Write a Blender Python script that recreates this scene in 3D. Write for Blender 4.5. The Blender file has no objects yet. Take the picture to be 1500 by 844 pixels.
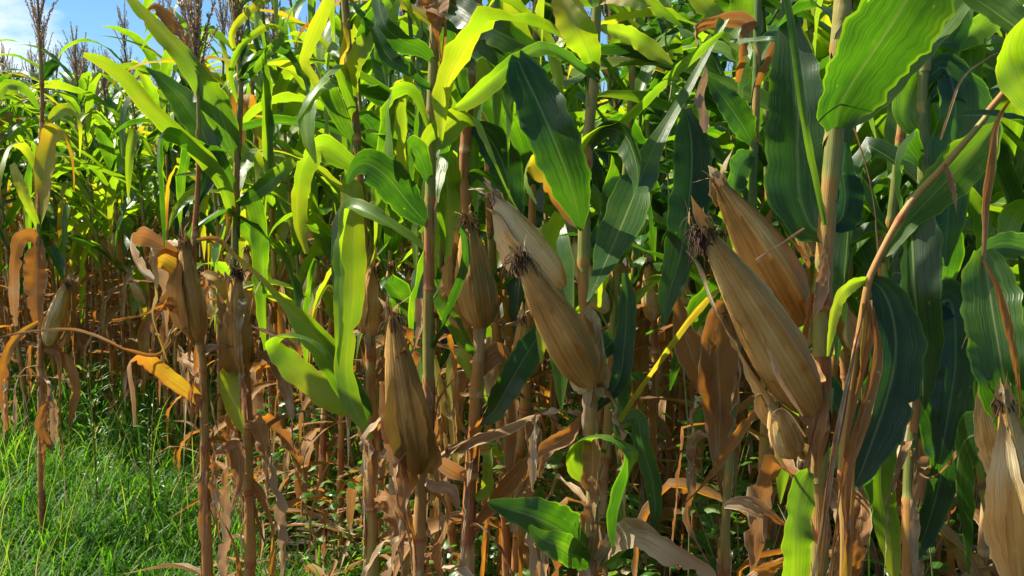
import bpy, math, random
import numpy as np
from mathutils import Vector
S = bpy.context.scene
COL = S.collection
R = math.radians

# ---------------------------------------------------------------- camera, world, sun, exposure
FOC, CX, CY, EYE, PITCH = 1600.0, 750.0, 422.0, 1.5, R(6.0)
cam_d = bpy.data.cameras.new('camera'); cam = bpy.data.objects.new('camera', cam_d); COL.objects.link(cam)
cam.location = (0, 0, EYE); cam.rotation_euler = (R(90) - PITCH, 0, 0)
cam_d.sensor_width = 36; cam_d.lens = 36 * FOC / 1500; cam_d.clip_start = .05; cam_d.clip_end = 3000
S.camera = cam
SUNV = Vector((-.76, .34, .96)).normalized()
SUN_EL = math.asin(SUNV.z); SUN_AZ = math.atan2(SUNV.x, SUNV.y)       # azimuth from +Y towards +X
sun_d = bpy.data.lights.new('sun', 'SUN'); sun = bpy.data.objects.new('sun', sun_d); COL.objects.link(sun)
sun_d.energy = 5.0; sun_d.angle = R(.5); sun_d.color = (1, .93, .78)
sun.rotation_euler = SUNV.to_track_quat('Z', 'Y').to_euler()
W = bpy.data.worlds.new('World'); S.world = W; W.use_nodes = True
nt = W.node_tree; nt.nodes.clear()
def N(t, typ, **k):
    n = t.nodes.new(typ)
    for a, b in k.items(): setattr(n, a, b)
    return n
sky = N(nt, 'ShaderNodeTexSky', sky_type='NISHITA', sun_disc=False)
sky.sun_elevation = SUN_EL; sky.sun_rotation = SUN_AZ; sky.ozone_density = 2.5; sky.dust_density = 0; sky.air_density = 1.0
tc = N(nt, 'ShaderNodeTexCoord'); mp = N(nt, 'ShaderNodeMapping'); mp.inputs['Scale'].default_value = (2.2, 2.2, 5.0)
mp.inputs['Location'].default_value = (.35, .1, .2)
nz = N(nt, 'ShaderNodeTexNoise'); nz.inputs['Scale'].default_value = 2.4; nz.inputs['Detail'].default_value = 9; nz.inputs['Roughness'].default_value = .58
cr = N(nt, 'ShaderNodeValToRGB'); cr.color_ramp.elements[0].position = .50; cr.color_ramp.elements[1].position = .66
mx = N(nt, 'ShaderNodeMix', data_type='RGBA'); mx.inputs[7].default_value = (11.5, 12.2, 12.8, 1)
# more cloud towards the left of the view
sx = N(nt, 'ShaderNodeSeparateXYZ'); mr = N(nt, 'ShaderNodeMapRange'); mr.inputs[1].default_value = -.30; mr.inputs[2].default_value = -.43
mr.inputs[3].default_value = -.2; mr.inputs[4].default_value = .15
ad = N(nt, 'ShaderNodeMath', operation='ADD'); bg = N(nt, 'ShaderNodeBackground'); bg.inputs[1].default_value = .05
wo = N(nt, 'ShaderNodeOutputWorld')
L = nt.links.new
L(tc.outputs['Generated'], mp.inputs[0]); L(mp.outputs[0], nz.inputs[0]); L(tc.outputs['Generated'], sx.inputs[0]); L(sx.outputs[0], mr.inputs[0])
L(nz.outputs[0], ad.inputs[0]); L(mr.outputs[0], ad.inputs[1]); L(ad.outputs[0], cr.inputs[0])
L(cr.outputs[0], mx.inputs[0]); tint = N(nt, 'ShaderNodeVectorMath', operation='MULTIPLY'); tint.inputs[1].default_value = (.76, 1.08, 1.34); L(sky.outputs[0], tint.inputs[0]); L(tint.outputs[0], mx.inputs[6]); L(mx.outputs[2], bg.inputs[0]); L(bg.outputs[0], wo.inputs[0])
S.view_settings.view_transform = 'Standard'; S.view_settings.look = 'None'; S.view_settings.gamma = 1; S.view_settings.exposure = 1.0
S.cycles.max_bounces = 8; S.cycles.diffuse_bounces = 2; S.cycles.glossy_bounces = 2; S.cycles.transmission_bounces = 5
S.cycles.use_denoising = True; S.cycles.use_adaptive_sampling = True; S.cycles.adaptive_threshold = .02
S.cycles.caustics_reflective = False; S.cycles.caustics_refractive = False

# ---------------------------------------------------------------- materials
def srgb(r, g, b):
    f = lambda c: (c / 255 / 12.92) if c / 255 <= .04045 else ((c / 255 + .055) / 1.055) ** 2.4
    return (f(r), f(g), f(b), 1)
def ramp(t, stops):
    n = N(t, 'ShaderNodeValToRGB'); e = n.color_ramp.elements
    while len(e) < len(stops): e.new(.5)
    for k, (p, c) in enumerate(stops): e[k].position = p; e[k].color = c
    return n
def math2(t, op, a, b):
    n = N(t, 'ShaderNodeMath', operation=op)
    for i, v in enumerate((a, b)):
        if isinstance(v, (int, float)): n.inputs[i].default_value = v
        elif v is not None: t.links.new(v, n.inputs[i])
    return n.outputs[0]
def blade_material(name, refl, trans, tfac=.45, rough=(.27, .75), midrib=True, age_noise=.22, bump=.25, vein=46, spec=.5):
    """thin leaf tissue: colour follows the age attribute, light passes through"""
    m = bpy.data.materials.new(name); m.use_nodes = True; t = m.node_tree; t.nodes.clear(); l = t.links.new
    at = N(t, 'ShaderNodeAttribute', attribute_name='age_tone'); uv = N(t, 'ShaderNodeUVMap', uv_map='UVMap'); oi = N(t, 'ShaderNodeObjectInfo')
    sp = N(t, 'ShaderNodeSeparateXYZ'); l(uv.outputs[0], sp.inputs[0])
    ob = N(t, 'ShaderNodeTexCoord')
    n1 = N(t, 'ShaderNodeTexNoise'); n1.inputs['Scale'].default_value = 11; n1.inputs['Detail'].default_value = 4; l(ob.outputs['Object'], n1.inputs[0])
    mpg = N(t, 'ShaderNodeMapping'); mpg.inputs['Scale'].default_value = (vein * .55, 2.2, 1); l(uv.outputs[0], mpg.inputs[0])
    n2 = N(t, 'ShaderNodeTexNoise'); n2.inputs['Scale'].default_value = 1; n2.inputs['Detail'].default_value = 3; l(mpg.outputs[0], n2.inputs[0])
    a = math2(t, 'ADD', at.outputs['Fac'], math2(t, 'MULTIPLY', math2(t, 'SUBTRACT', n1.outputs[0], .5), age_noise * 1.7))
    a = math2(t, 'ADD', a, math2(t, 'MULTIPLY', math2(t, 'SUBTRACT', n2.outputs[0], .5), age_noise * 1.1))
    a = math2(t, 'ADD', a, math2(t, 'MULTIPLY', math2(t, 'SUBTRACT', oi.outputs['Random'], .5), .10))
    n3 = N(t, 'ShaderNodeTexNoise'); n3.inputs['Scale'].default_value = 95; n3.inputs['Detail'].default_value = 3; l(ob.outputs['Object'], n3.inputs[0])
    spt = N(t, 'ShaderNodeMapRange'); spt.inputs[1].default_value = .69; spt.inputs[2].default_value = .78; spt.inputs[4].default_value = .2; l(n3.outputs[0], spt.inputs[0])
    a = math2(t, 'ADD', a, spt.outputs[0])
    # drier margin
    ed = math2(t, 'ABSOLUTE', math2(t, 'SUBTRACT', sp.outputs[0], .5), None)
    edg = N(t, 'ShaderNodeMapRange'); edg.inputs[1].default_value = .44; edg.inputs[2].default_value = .5; edg.inputs[4].default_value = .16; l(ed, edg.inputs[0])
    a = math2(t, 'ADD', a, edg.outputs[0])
    r1 = ramp(t, refl); r2 = ramp(t, trans); l(a, r1.inputs[0]); l(a, r2.inputs[0])
    # fine veins modulate both colours
    wv = N(t, 'ShaderNodeTexWave', wave_type='BANDS', bands_direction='X'); wm = N(t, 'ShaderNodeMapping'); wm.inputs['Scale'].default_value = (vein / 6.28, .05, 1)
    l(uv.outputs[0], wm.inputs[0]); l(wm.outputs[0], wv.inputs[0]); wv.inputs['Scale'].default_value = 1; wv.inputs['Distortion'].default_value = .2; wv.inputs['Detail'].default_value = 1
    vf = N(t, 'ShaderNodeMapRange'); vf.inputs[3].default_value = .84; vf.inputs[4].default_value = 1.12; l(math2(t, 'MULTIPLY', math2(t, 'ADD', wv.outputs[1], n2.outputs[0]), .5), vf.inputs[0])
    def mul(c):
        x = N(t, 'ShaderNodeVectorMath', operation='SCALE'); l(c, x.inputs[0]); l(vf.outputs[0], x.inputs[3]); return x.outputs[0]
    c1, c2 = mul(r1.outputs[0]), mul(r2.outputs[0])
    if midrib:
        mm = N(t, 'ShaderNodeMapRange'); mm.inputs[1].default_value = .012; mm.inputs[2].default_value = .034; mm.inputs[3].default_value = .5; mm.inputs[4].default_value = 0; l(ed, mm.inputs[0])
        for k in (0, 1):
            q = N(t, 'ShaderNodeMix', data_type='RGBA'); l(mm.outputs[0], q.inputs[0]); l((c1, c2)[k], q.inputs[6])
            dr = ramp(t, [(.0, (.26, .36, .13, 1)), (.45, (.48, .50, .16, 1)), (.75, (.55, .38, .17, 1)), (1, (.6, .46, .3, 1))] if k == 0 else [(0, (.10, .18, .03, 1)), (.5, (.3, .34, .05, 1)), (1, (.3, .16, .05, 1))])
            l(a, dr.inputs[0]); l(dr.outputs[0], q.inputs[7])
            if k == 0: c1 = q.outputs[2]
            else: c2 = q.outputs[2]
    pb = N(t, 'ShaderNodeBsdfPrincipled'); tr = N(t, 'ShaderNodeBsdfTranslucent'); mixs = N(t, 'ShaderNodeMixShader'); out = N(t, 'ShaderNodeOutputMaterial')
    rr = N(t, 'ShaderNodeMapRange'); rr.inputs[1].default_value = .35; rr.inputs[2].default_value = .85; rr.inputs[3].default_value = rough[0]; rr.inputs[4].default_value = rough[1]; l(a, rr.inputs[0])
    l(rr.outputs[0], pb.inputs['Roughness']); pb.inputs['Specular IOR Level'].default_value = spec
    bp = N(t, 'ShaderNodeBump'); bp.inputs['Strength'].default_value = bump; bp.inputs['Distance'].default_value = .004
    hh = math2(t, 'ADD', math2(t, 'MULTIPLY', wv.outputs[1], .12), n2.outputs[0]); hh = math2(t, 'ADD', hh, math2(t, 'MULTIPLY', n1.outputs[0], 2.0)); l(hh, bp.inputs['Height'])
    l(bp.outputs[0], pb.inputs['Normal'])
    l(c1, pb.inputs['Base Color']); l(c2, tr.inputs[0]); mixs.inputs[0].default_value = tfac
    l(pb.outputs[0], mixs.inputs[1]); l(tr.outputs[0], mixs.inputs[2]); l(mixs.outputs[0], out.inputs[0])
    return m
LEAF = blade_material('corn_leaf',  # dark low end is young green with shade painted in as well
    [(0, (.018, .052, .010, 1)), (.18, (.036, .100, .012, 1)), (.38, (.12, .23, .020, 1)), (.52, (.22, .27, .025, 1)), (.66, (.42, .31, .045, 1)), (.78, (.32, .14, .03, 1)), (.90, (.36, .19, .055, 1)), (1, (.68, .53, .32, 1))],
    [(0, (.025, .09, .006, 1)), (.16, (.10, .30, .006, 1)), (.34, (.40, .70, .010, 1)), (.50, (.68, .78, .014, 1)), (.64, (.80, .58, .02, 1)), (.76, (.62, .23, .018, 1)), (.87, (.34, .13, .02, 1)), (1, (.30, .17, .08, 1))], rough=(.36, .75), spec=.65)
HUSK = blade_material('corn_husk',
    [(0, (.18, .19, .05, 1)), (.25, (.34, .18, .04, 1)), (.5, (.54, .29, .07, 1)), (.75, (.70, .45, .14, 1)), (1, (.85, .70, .40, 1))],
    [(0, (.2, .3, .03, 1)), (.5, (.45, .20, .04, 1)), (1, (.5, .33, .15, 1))], tfac=.14, rough=(.5, .75), midrib=False, age_noise=.5, bump=1.0, vein=60, spec=.35)
STALK = blade_material('corn_stalk',
    [(0, (.10, .17, .035, 1)), (.3, (.31, .29, .07, 1)), (.55, (.48, .24, .06, 1)), (.75, (.36, .11, .035, 1)), (1, (.62, .42, .18, 1))],
    [(0, (.1, .2, .02, 1)), (1, (.3, .12, .03, 1))], tfac=.06, rough=(.5, .7), midrib=False, age_noise=.34, bump=.35, vein=60, spec=.35)
GRASS = blade_material('grass_blade',
    [(0, (.02, .08, .008, 1)), (.4, (.085, .24, .012, 1)), (.75, (.20, .28, .04, 1)), (1, (.42, .36, .16, 1))],
    [(0, (.06, .22, .01, 1)), (.4, (.18, .50, .01, 1)), (.75, (.42, .6, .03, 1)), (1, (.5, .36, .12, 1))], tfac=.48, rough=(.5, .65), midrib=False, age_noise=.2, bump=.05, vein=8, spec=.3)
WEED = blade_material('weed_leaf',
    [(0, (.018, .075, .012, 1)), (.5, (.06, .17, .02, 1)), (1, (.3, .28, .05, 1))],
    [(0, (.06, .25, .01, 1)), (.5, (.22, .52, .02, 1)), (1, (.6, .5, .04, 1))], tfac=.38, midrib=True, bump=.2, vein=14)
TASSEL = blade_material('tassel_spikelet',
    [(0, (.26, .17, .15, 1)), (.5, (.38, .27, .21, 1)), (1, (.6, .47, .28, 1))],
    [(0, (.12, .07, .03, 1)), (1, (.35, .22, .1, 1))], tfac=.25, rough=(.7, .8), midrib=False, age_noise=.4, bump=0, vein=4)
SILK = blade_material('dried_silk',
    [(0, (.035, .016, .010, 1)), (1, (.12, .05, .025, 1))], [(0, (.05, .02, .01, 1)), (1, (.1, .04, .02, 1))], tfac=.1, rough=(.8, .9), midrib=False, bump=0, vein=4)
def soil_material():
    m = bpy.data.materials.new('field_soil'); m.use_nodes = True; t = m.node_tree; l = t.links.new; pb = t.nodes['Principled BSDF']
    ob = N(t, 'ShaderNodeTexCoord'); n = N(t, 'ShaderNodeTexNoise'); n.inputs['Scale'].default_value = 6; n.inputs['Detail'].default_value = 10; n.inputs['Roughness'].default_value = .7
    r = ramp(t, [(.3, (.02, .014, .009, 1)), (.5, (.042, .03, .018, 1)), (.7, (.09, .065, .038, 1))]); bp = N(t, 'ShaderNodeBump'); bp.inputs['Distance'].default_value = .05
    l(ob.outputs['Object'], n.inputs[0]); l(n.outputs[0], r.inputs[0]); l(r.outputs[0], pb.inputs['Base Color']); l(n.outputs[0], bp.inputs['Height']); l(bp.outputs[0], pb.inputs['Normal'])
    pb.inputs['Roughness'].default_value = .95
    return m

# ---------------------------------------------------------------- mesh helpers
class MB:
    """collects quads with uv and an age value per vertex, then links them as one mesh object"""
    def __init__(s): s.v = []; s.f = []; s.uv = []; s.a = []; s.n = 0
    def add(s, v, f, uv, a):
        s.v.append(np.asarray(v, float).reshape(-1, 3)); s.f.append(np.asarray(f, int).reshape(-1, 4) + s.n)
        s.uv.append(np.asarray(uv, float).reshape(-1, 2)); s.a.append(np.broadcast_to(np.asarray(a, float).reshape(-1), (s.v[-1].shape[0],)).copy()); s.n += s.v[-1].shape[0]
    def mesh(s, name, mat, origin=None):
        V = np.concatenate(s.v); F = np.concatenate(s.f); U = np.concatenate(s.uv); A = np.concatenate(s.a)
        if origin is not None: V = V - np.asarray(origin)
        me = bpy.data.meshes.new(name); me.vertices.add(len(V)); me.vertices.foreach_set('co', V.ravel().astype(np.float32))
        me.loops.add(F.size); me.loops.foreach_set('vertex_index', F.ravel().astype(np.int32))
        me.polygons.add(len(F)); me.polygons.foreach_set('loop_start', np.arange(0, F.size, 4, dtype=np.int32)); me.polygons.foreach_set('loop_total', np.full(len(F), 4, dtype=np.int32))
        me.update(); me.validate()
        uvl = me.uv_layers.new(name='UVMap'); li = np.empty(len(me.loops), np.int32); me.loops.foreach_get('vertex_index', li)
        uvl.data.foreach_set('uv', U[li].ravel().astype(np.float32))
        at = me.attributes.new('age_tone', 'FLOAT', 'POINT'); at.data.foreach_set('value', A.astype(np.float32))
        me.polygons.foreach_set('use_smooth', np.ones(len(me.polygons), bool)); me.materials.append(mat); me.update()
        return me
    def build(s, name, mat, parent=None, origin=None):
        o = bpy.data.objects.new(name, s.mesh(name, mat, origin)); COL.objects.link(o)
        if parent is not None: o.parent = parent
        return o
def grid_faces(nu, nv, wrap=False):
    i = np.arange(nu - 1)[:, None]; J = nv if wrap else nv - 1; j = np.arange(J)[None, :]; j2 = (j + 1) % nv
    return np.stack([i * nv + j, i * nv + j2, (i + 1) * nv + j2, (i + 1) * nv + j], -1).reshape(-1, 4)
def spline(P, n):
    """Catmull-Rom through rows of P, n samples"""
    P = np.asarray(P, float)
    if len(P) == 2: return P[0] + (P[1] - P[0]) * np.linspace(0, 1, n)[:, None]
    d = np.r_[0, np.cumsum(np.sqrt(np.linalg.norm(np.diff(P[:, :3], axis=0), axis=1)) + 1e-6)]
    Q = np.vstack([2 * P[0] - P[1], P, 2 * P[-1] - P[-2]]); T = np.r_[-(d[1] - d[0]), d, 2 * d[-1] - d[-2]]
    arc = np.r_[0, np.cumsum(np.linalg.norm(np.diff(P[:, :3], axis=0), axis=1) + 1e-9)]
    s = np.interp(np.linspace(0, arc[-1], n), arc, d); out = []
    for x in s:
        k = min(max(np.searchsorted(d, x) - 1, 0), len(P) - 2) + 1
        h = T[k + 1] - T[k]; t = (x - T[k]) / h
        m0 = (Q[k + 1] - Q[k - 1]) / (T[k + 1] - T[k - 1]) * h; m1 = (Q[k + 2] - Q[k]) / (T[k + 2] - T[k]) * h
        t2, t3 = t * t, t ** 3
        out.append((2 * t3 - 3 * t2 + 1) * Q[k] + (t3 - 2 * t2 + t) * m0 + (-2 * t3 + 3 * t2) * Q[k + 1] + (t3 - t2) * m1)
    return np.array(out)
def frames(C, side0):
    T = np.gradient(C, axis=0); T /= np.linalg.norm(T, axis=1)[:, None] + 1e-12
    s = np.asarray(side0, float); s = s - T[0] * s.dot(T[0]); s /= np.linalg.norm(s) + 1e-12; Sd = [s]
    for k in range(1, len(C)):
        s = s - T[k] * s.dot(T[k]); s = s / (np.linalg.norm(s) + 1e-12); Sd.append(s)
    Sd = np.array(Sd); return T, Sd, np.cross(T, Sd)
def ribbon(mb, C, wid, side0, age_tone, rng, nv=7, gutter=.25, ruffle=.10, roll=0., rolls=None, freq=5, curl=0., clasp=0., tears=0):
    """leaf blade along centre line C with full widths wid (metres)"""
    n = len(C); T, Sd, Nn = frames(C, side0)
    r = np.full(n, roll) if rolls is None else rolls
    c, s = np.cos(r)[:, None], np.sin(r)[:, None]; Sd, Nn = Sd * c + Nn * s, Nn * c - Sd * s
    x = np.linspace(-1, 1, nv)[None, :]; t = np.linspace(0, 1, n)[:, None]; w = wid[:, None] / 2
    ph = [rng.uniform(0, 6.28) for _ in range(4)]
    env = np.sin(np.clip(t * 1.15, 0, 1) * math.pi) ** .6
    ruf = ruffle * env * np.where(x < 0, np.sin(t * 6.28 * freq + ph[0]) + .5 * np.sin(t * 6.28 * freq * 2.3 + ph[2]), np.sin(t * 6.28 * (freq * .83) + ph[1]) + .5 * np.sin(t * 6.28 * freq * 1.9 + ph[3])) * np.abs(x) ** 1.6
    g = gutter * (1 + .5 * np.sin(t * 9 + ph[2])) + clasp * np.exp(-t / .045)
    jag = 1 + .05 * np.sin(t * 31 + ph[0] + 2 * (x > 0)) + .04 * np.sin(t * 67 + ph[1] - 3 * (x > 0))
    for q in range(tears):                                               # torn notches in one margin
        tq = rng.uniform(.35, .97); dq = rng.uniform(.25, .7); sg = rng.choice((-1, 1)); jag = jag - np.where(x * sg > 0, dq * np.clip(1 - np.abs(t - tq) / rng.uniform(.012, .04), 0, 1), 0)
    w = w * np.clip(jag, .05, 2)
    if curl:                                                             # rolled, dried blade
        th = x * curl * (.7 + .5 * np.sin(t * 5 + ph[0])); X = np.sin(th) / curl; Z = (1 - np.cos(th)) / curl
    else:
        X = x * (1 - .12 * g); Z = g * np.abs(x) ** 1.15
    Z = Z + ruf
    if 0 < curl < 1.45 and nv < 13: Z = Z + .10 * np.sin(t * 46 + 5 * x + ph[2]) * np.sin(t * 19 + ph[3]) + .07 * np.sin(x * 7 + t * 13 + ph[1])
    V = C[:, None, :] + Sd[:, None, :] * (X * w)[..., None] + Nn[:, None, :] * (Z * w)[..., None]
    U = np.stack([np.broadcast_to((x + 1) / 2, (n, nv)), np.broadcast_to(t, (n, nv))], -1)
    mb.add(V, grid_faces(n, nv), U, np.repeat(age_tone, nv))
def tube(mb, C, rad, age_tone, nv=8, side0=(1, 0, 0), squash=1.0):
    n = len(C); T, Sd, Nn = frames(C, side0); a = np.linspace(0, 2 * math.pi, nv, endpoint=False)
    V = C[:, None, :] + rad[:, None, None] * (np.cos(a)[None, :, None] * Sd[:, None, :] + squash * np.sin(a)[None, :, None] * Nn[:, None, :])
    U = np.stack(np.meshgrid(np.linspace(0, 1, n), np.abs(np.linspace(-1, 1, nv)) * .44 + .05, indexing='ij')[::-1], -1)
    mb.add(V, grid_faces(n, nv, True), U, np.repeat(np.broadcast_to(age_tone, (n,)), nv))
def stalk_mesh(mb, P, r0, r1, age_tone, rng, inter=.16, sheath=True):
    """jointed stalk along P: nodes, and sheaths that wrap each internode and end open"""
    P = np.asarray(P, float); Ltot = np.linalg.norm(np.diff(P, axis=0), axis=1).sum(); n = max(12, int(Ltot / .012)); C = spline(P, n)
    s = np.linspace(0, Ltot, n); base = np.interp(s / Ltot, [0, .25, 1], [r0, r0 * .9, r1]); ph = rng.uniform(0, inter)
    k = (s + ph) % inter; rad = base * (.94 + .18 * np.exp(-((k - inter * .02) / .005) ** 2) + .13 * np.clip(1 - k / inter, 0, 1) * sheath)
    ag = age_tone if not callable(age_tone) else np.array([age_tone(x) for x in s / Ltot])
    seg = np.floor((s + ph) / inter).astype(int); jit = np.array([random.Random(int(q) * 7 + int(ph * 1e4)).uniform(-.26, .26) for q in seg])
    C = C + np.stack([np.sin(seg * 2.1) * .0015, np.cos(seg * 1.7) * .0015, 0 * s], -1)
    tube(mb, C, rad, np.broadcast_to(ag, (n,)) + jit + .35 * np.exp(-((k - inter * .02) / .008) ** 2), nv=10)
def ear_mesh(mb, A, B, rad, age_tone, rng, front):
    """husked ear from base A to tip B: overlapping husk layers with stepped edges"""
    A, B = np.asarray(A, float), np.asarray(B, float); n, nv = 34, 40; t = np.linspace(0, 1, n)
    ax = B - A; ln = np.linalg.norm(ax); bend = np.asarray(front, float) * ln * .05
    C = A + ax * t[:, None] + bend * np.sin(t * math.pi)[:, None]
    prof = np.interp(t, [0, .06, .16, .32, .5, .68, .84, .94, 1], [.36, .62, .86, .92, .84, .66, .44, .27, .17])
    T, Sd, Nn = frames(C, (1, .1, .05)); a = np.linspace(0, 2 * math.pi, nv, endpoint=False); o = rng.uniform(0, 6)
    V = np.zeros((n, nv, 3)); AG = np.zeros((n, nv))
    for i in range(n):
        tw = a + o + .55 * t[i]; k = (tw / (2 * math.pi) * 5) % 1.0
        lay = np.floor(tw / (2 * math.pi) * 5)
        step = .16 * (1 - k) ** 2.0 * (1 + .6 * t[i]); rip = (.013 * np.sin(a * 5 + o * 3 + 7 * t[i] + 2 * np.sin(3 * a + o)) + .011 * np.sin(a * 9 - 11 * t[i] + lay * 2) + .008 * np.sin(a * 15 + 23 * t[i] + lay) + .004 * np.sin(a * 19 + 3 * t[i])) * (.6 + .8 * t[i]) + .012 * np.abs(np.sin(1.5 * a + o))
        rr = rad * prof[i] * (1 + step + rip)
        V[i] = C[i] + rr[:, None] * (np.cos(a)[:, None] * Sd[i] + np.sin(a)[:, None] * Nn[i])
        AG[i] = age_tone + .14 * np.sin(lay * 2.4 + o) - .16 * (k > .93) + .12 * np.sin(5 * t[i] + 2 * a + o) * np.sin(3 * a - 8 * t[i]) - .35 * max(0, t[i] - .82) / .18 * (.5 + .5 * np.sin(3 * a + o))
    U = np.stack(np.meshgrid(np.abs(np.linspace(-1, 1, nv)) * .44 + .05, np.linspace(0, 1, n)), -1)
    mb.add(V, grid_faces(n, nv, True), U, AG.ravel())
    return C, Sd, Nn
def tag(o, label=None, cat=None, group=None, kind=None):
    for k, v in (('label', label), ('category', cat), ('group', group), ('kind', kind)):
        if v: o[k] = v
    return o
def empty(name, loc):
    o = bpy.data.objects.new(name, None); o.location = loc; o.empty_display_size = .1; COL.objects.link(o); return o
def make_ear(root, org, A, B, rad, age_tone, rng, front, silk=1., flaps=2):
    mb = MB(); C, Sd, Nn = ear_mesh(mb, A, B, rad, age_tone, rng, front); e = mb.build('ear', HUSK, root, org)
    ax = np.asarray(B, float) - np.asarray(A, float); ln = np.linalg.norm(ax); ax = ax / ln
    for q in range(flaps):                                              # loose outer husks standing off the ear
        th = rng.uniform(0, 6.28); rd = np.cos(th) * Sd[0] + np.sin(th) * Nn[0]; tn = np.cross(ax, rd)
        L_ = rng.uniform(.75, 1.18); P = []
        for u, off in ((0, .5), (.2, 1.02), (.45, 1.12), (.7, 1.05), (.9, .95), (1.0, rng.uniform(.8, 1.7))):
            P.append(A + ax * ln * u * L_ + rd * rad * off * (1.0 if u < .75 else .75))
        Cc = spline(P, 26); tt = np.linspace(0, 1, 26); m2 = MB()
        ribbon(m2, Cc, rad * 2.3 * np.interp(tt, [0, .15, .5, .85, 1], [.5, .9, 1.0, .5, .06]), tn, age_tone + rng.uniform(-.15, .2) + .15 * tt, rng, nv=9, gutter=.0, ruffle=.05, curl=-1.1)
        m2.build('husk', HUSK, e, org)
    for q in range(5):                                                  # frayed husk points round the tip
        th = q * 1.26 + rng.uniform(-.3, .3); rd = np.cos(th) * Sd[-1] + np.sin(th) * Nn[-1]; tn = np.cross(ax, rd); l_ = rad * rng.uniform(.5, 1.5); B_ = np.asarray(B, float)
        Cc = spline([B_ - ax * rad * .8 + rd * rad * .30, B_ + rd * rad * .24, B_ + ax * l_ * .5 + rd * rad * rng.uniform(.1, .5), B_ + ax * l_ + rd * rad * rng.uniform(0, 1.1)], 12); tt = np.linspace(0, 1, 12); m2 = MB()
        ribbon(m2, Cc, rad * .62 * np.interp(tt, [0, .3, .7, 1], [.8, 1, .6, .05]), tn, age_tone + rng.uniform(0, .4) + 0 * tt, rng, nv=5, gutter=0, ruffle=.15, curl=-.9, tears=3)
        m2.build('husk_point', HUSK, e, org)
    if silk:
        ms = MB()
        for q in range(int(200 * silk)):
            p0 = np.asarray(B) - ax * .008 + np.array([rng.gauss(0, .13) for _ in range(3)]) * rad; l_ = rng.uniform(.3, 1.0) * rad * 1.1
            o_ = np.array([rng.gauss(0, .38) for _ in range(3)]); p1 = p0 + (ax * .55 + o_) * l_ * .45; p2 = p1 + (ax * .1 + o_ * .7 + np.array([0, 0, -.75])) * l_ * .5; p3 = p2 + np.array([rng.gauss(0, .3), rng.gauss(0, .3), -.8]) * l_ * .4
            tube(ms, spline([p0, p1, p2, p3], 7), np.array([.0009, .0010, .0010, .0009, .0008, .0007, .0004]), rng.random(), nv=3)
        ms.build('silk', SILK, e, org)
    return e
def make_tassel(root, org, P, ln, rng, spread=.34, nb=15, lean=(0, 0)):
    mb = MB(); P = np.asarray(P, float); ag = rng.uniform(.1, .6)
    def branch(p, d, l):
        n = 9; d = d / np.linalg.norm(d); pts = [p]; 
        for k in range(n - 1):
            d = d + np.array([rng.gauss(0, .03), rng.gauss(0, .03), -.03]); d /= np.linalg.norm(d); pts.append(pts[-1] + d * l / (n - 1))
        C = np.array(pts); tube(mb, C, np.linspace(.0022, .0008, n), ag + .3, nv=4)
        for k in range(int(l / .0042)):
            u = k * .0042 / l * (n - 1); i = min(int(u), n - 2); q = C[i] + (C[i + 1] - C[i]) * (u - i); dd = (C[i + 1] - C[i]); dd /= np.linalg.norm(dd)
            s = np.array([rng.gauss(0, 1) for _ in range(3)]); s -= dd * s.dot(dd); s /= np.linalg.norm(s); o = dd * .8 + s * .55; o /= np.linalg.norm(o); w = np.cross(o, s); w /= np.linalg.norm(w) + 1e-9
            L_ = .013; V = [q, q + o * L_ * .5 + w * .0030, q + o * L_, q + o * L_ * .5 - w * .0030]
            mb.add(V, [[0, 1, 2, 3]], [[.3, 0], [.4, .5], [.3, 1], [.2, .5]], ag + rng.uniform(-.2, .5))
    up = np.array([lean[0], lean[1], 1.0]); branch(P, up, ln)
    for b in range(nb):
        a = b * 2.4 + rng.uniform(-.3, .3); f = b / nb * .38; d = up + spread * .75 * (1.15 - f) * rng.uniform(.3, 1.7) * np.array([math.cos(a), math.sin(a), 0]); branch(P + up * ln * f, d, ln * rng.uniform(.45, .68))
    return mb.build('tassel', TASSEL, root, org)

# ---------------------------------------------------------------- picking real positions: a sight line and a distance give a point in the field
def W3(px, py, d):
    x = (px - CX) / FOC * d; y = -(py - CY) / FOC * d
    return np.array([x, d * math.cos(PITCH) + y * math.sin(PITCH), EYE - d * math.sin(PITCH) + y * math.cos(PITCH)])

# ---------------------------------------------------------------- setting
def ground():
    rng = np.random.RandomState(4); xs = np.unique(np.r_[np.linspace(-900, -12, 12), np.linspace(-12, 12, 121), np.linspace(12, 900, 12)]); ys = np.unique(np.r_[np.linspace(-300, -2, 8), np.linspace(-2, 20, 111), np.linspace(20, 1200, 16)])
    X, Y = np.meshgrid(xs, ys, indexing='ij'); Z = .02 * np.sin(X * 1.9 + Y * 2.7) + .015 * np.sin(X * 5 - Y * 3.1) + rng.uniform(-.012, .012, X.shape)
    Z *= (np.abs(X) < 12) & (Y < 20)
    mb = MB(); mb.add(np.stack([X, Y, Z], -1), grid_faces(len(xs), len(ys)), np.stack([X, Y], -1), 0.)
    o = mb.build('ground', soil_material()); tag(o, kind='structure')
    return o
ground()

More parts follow.
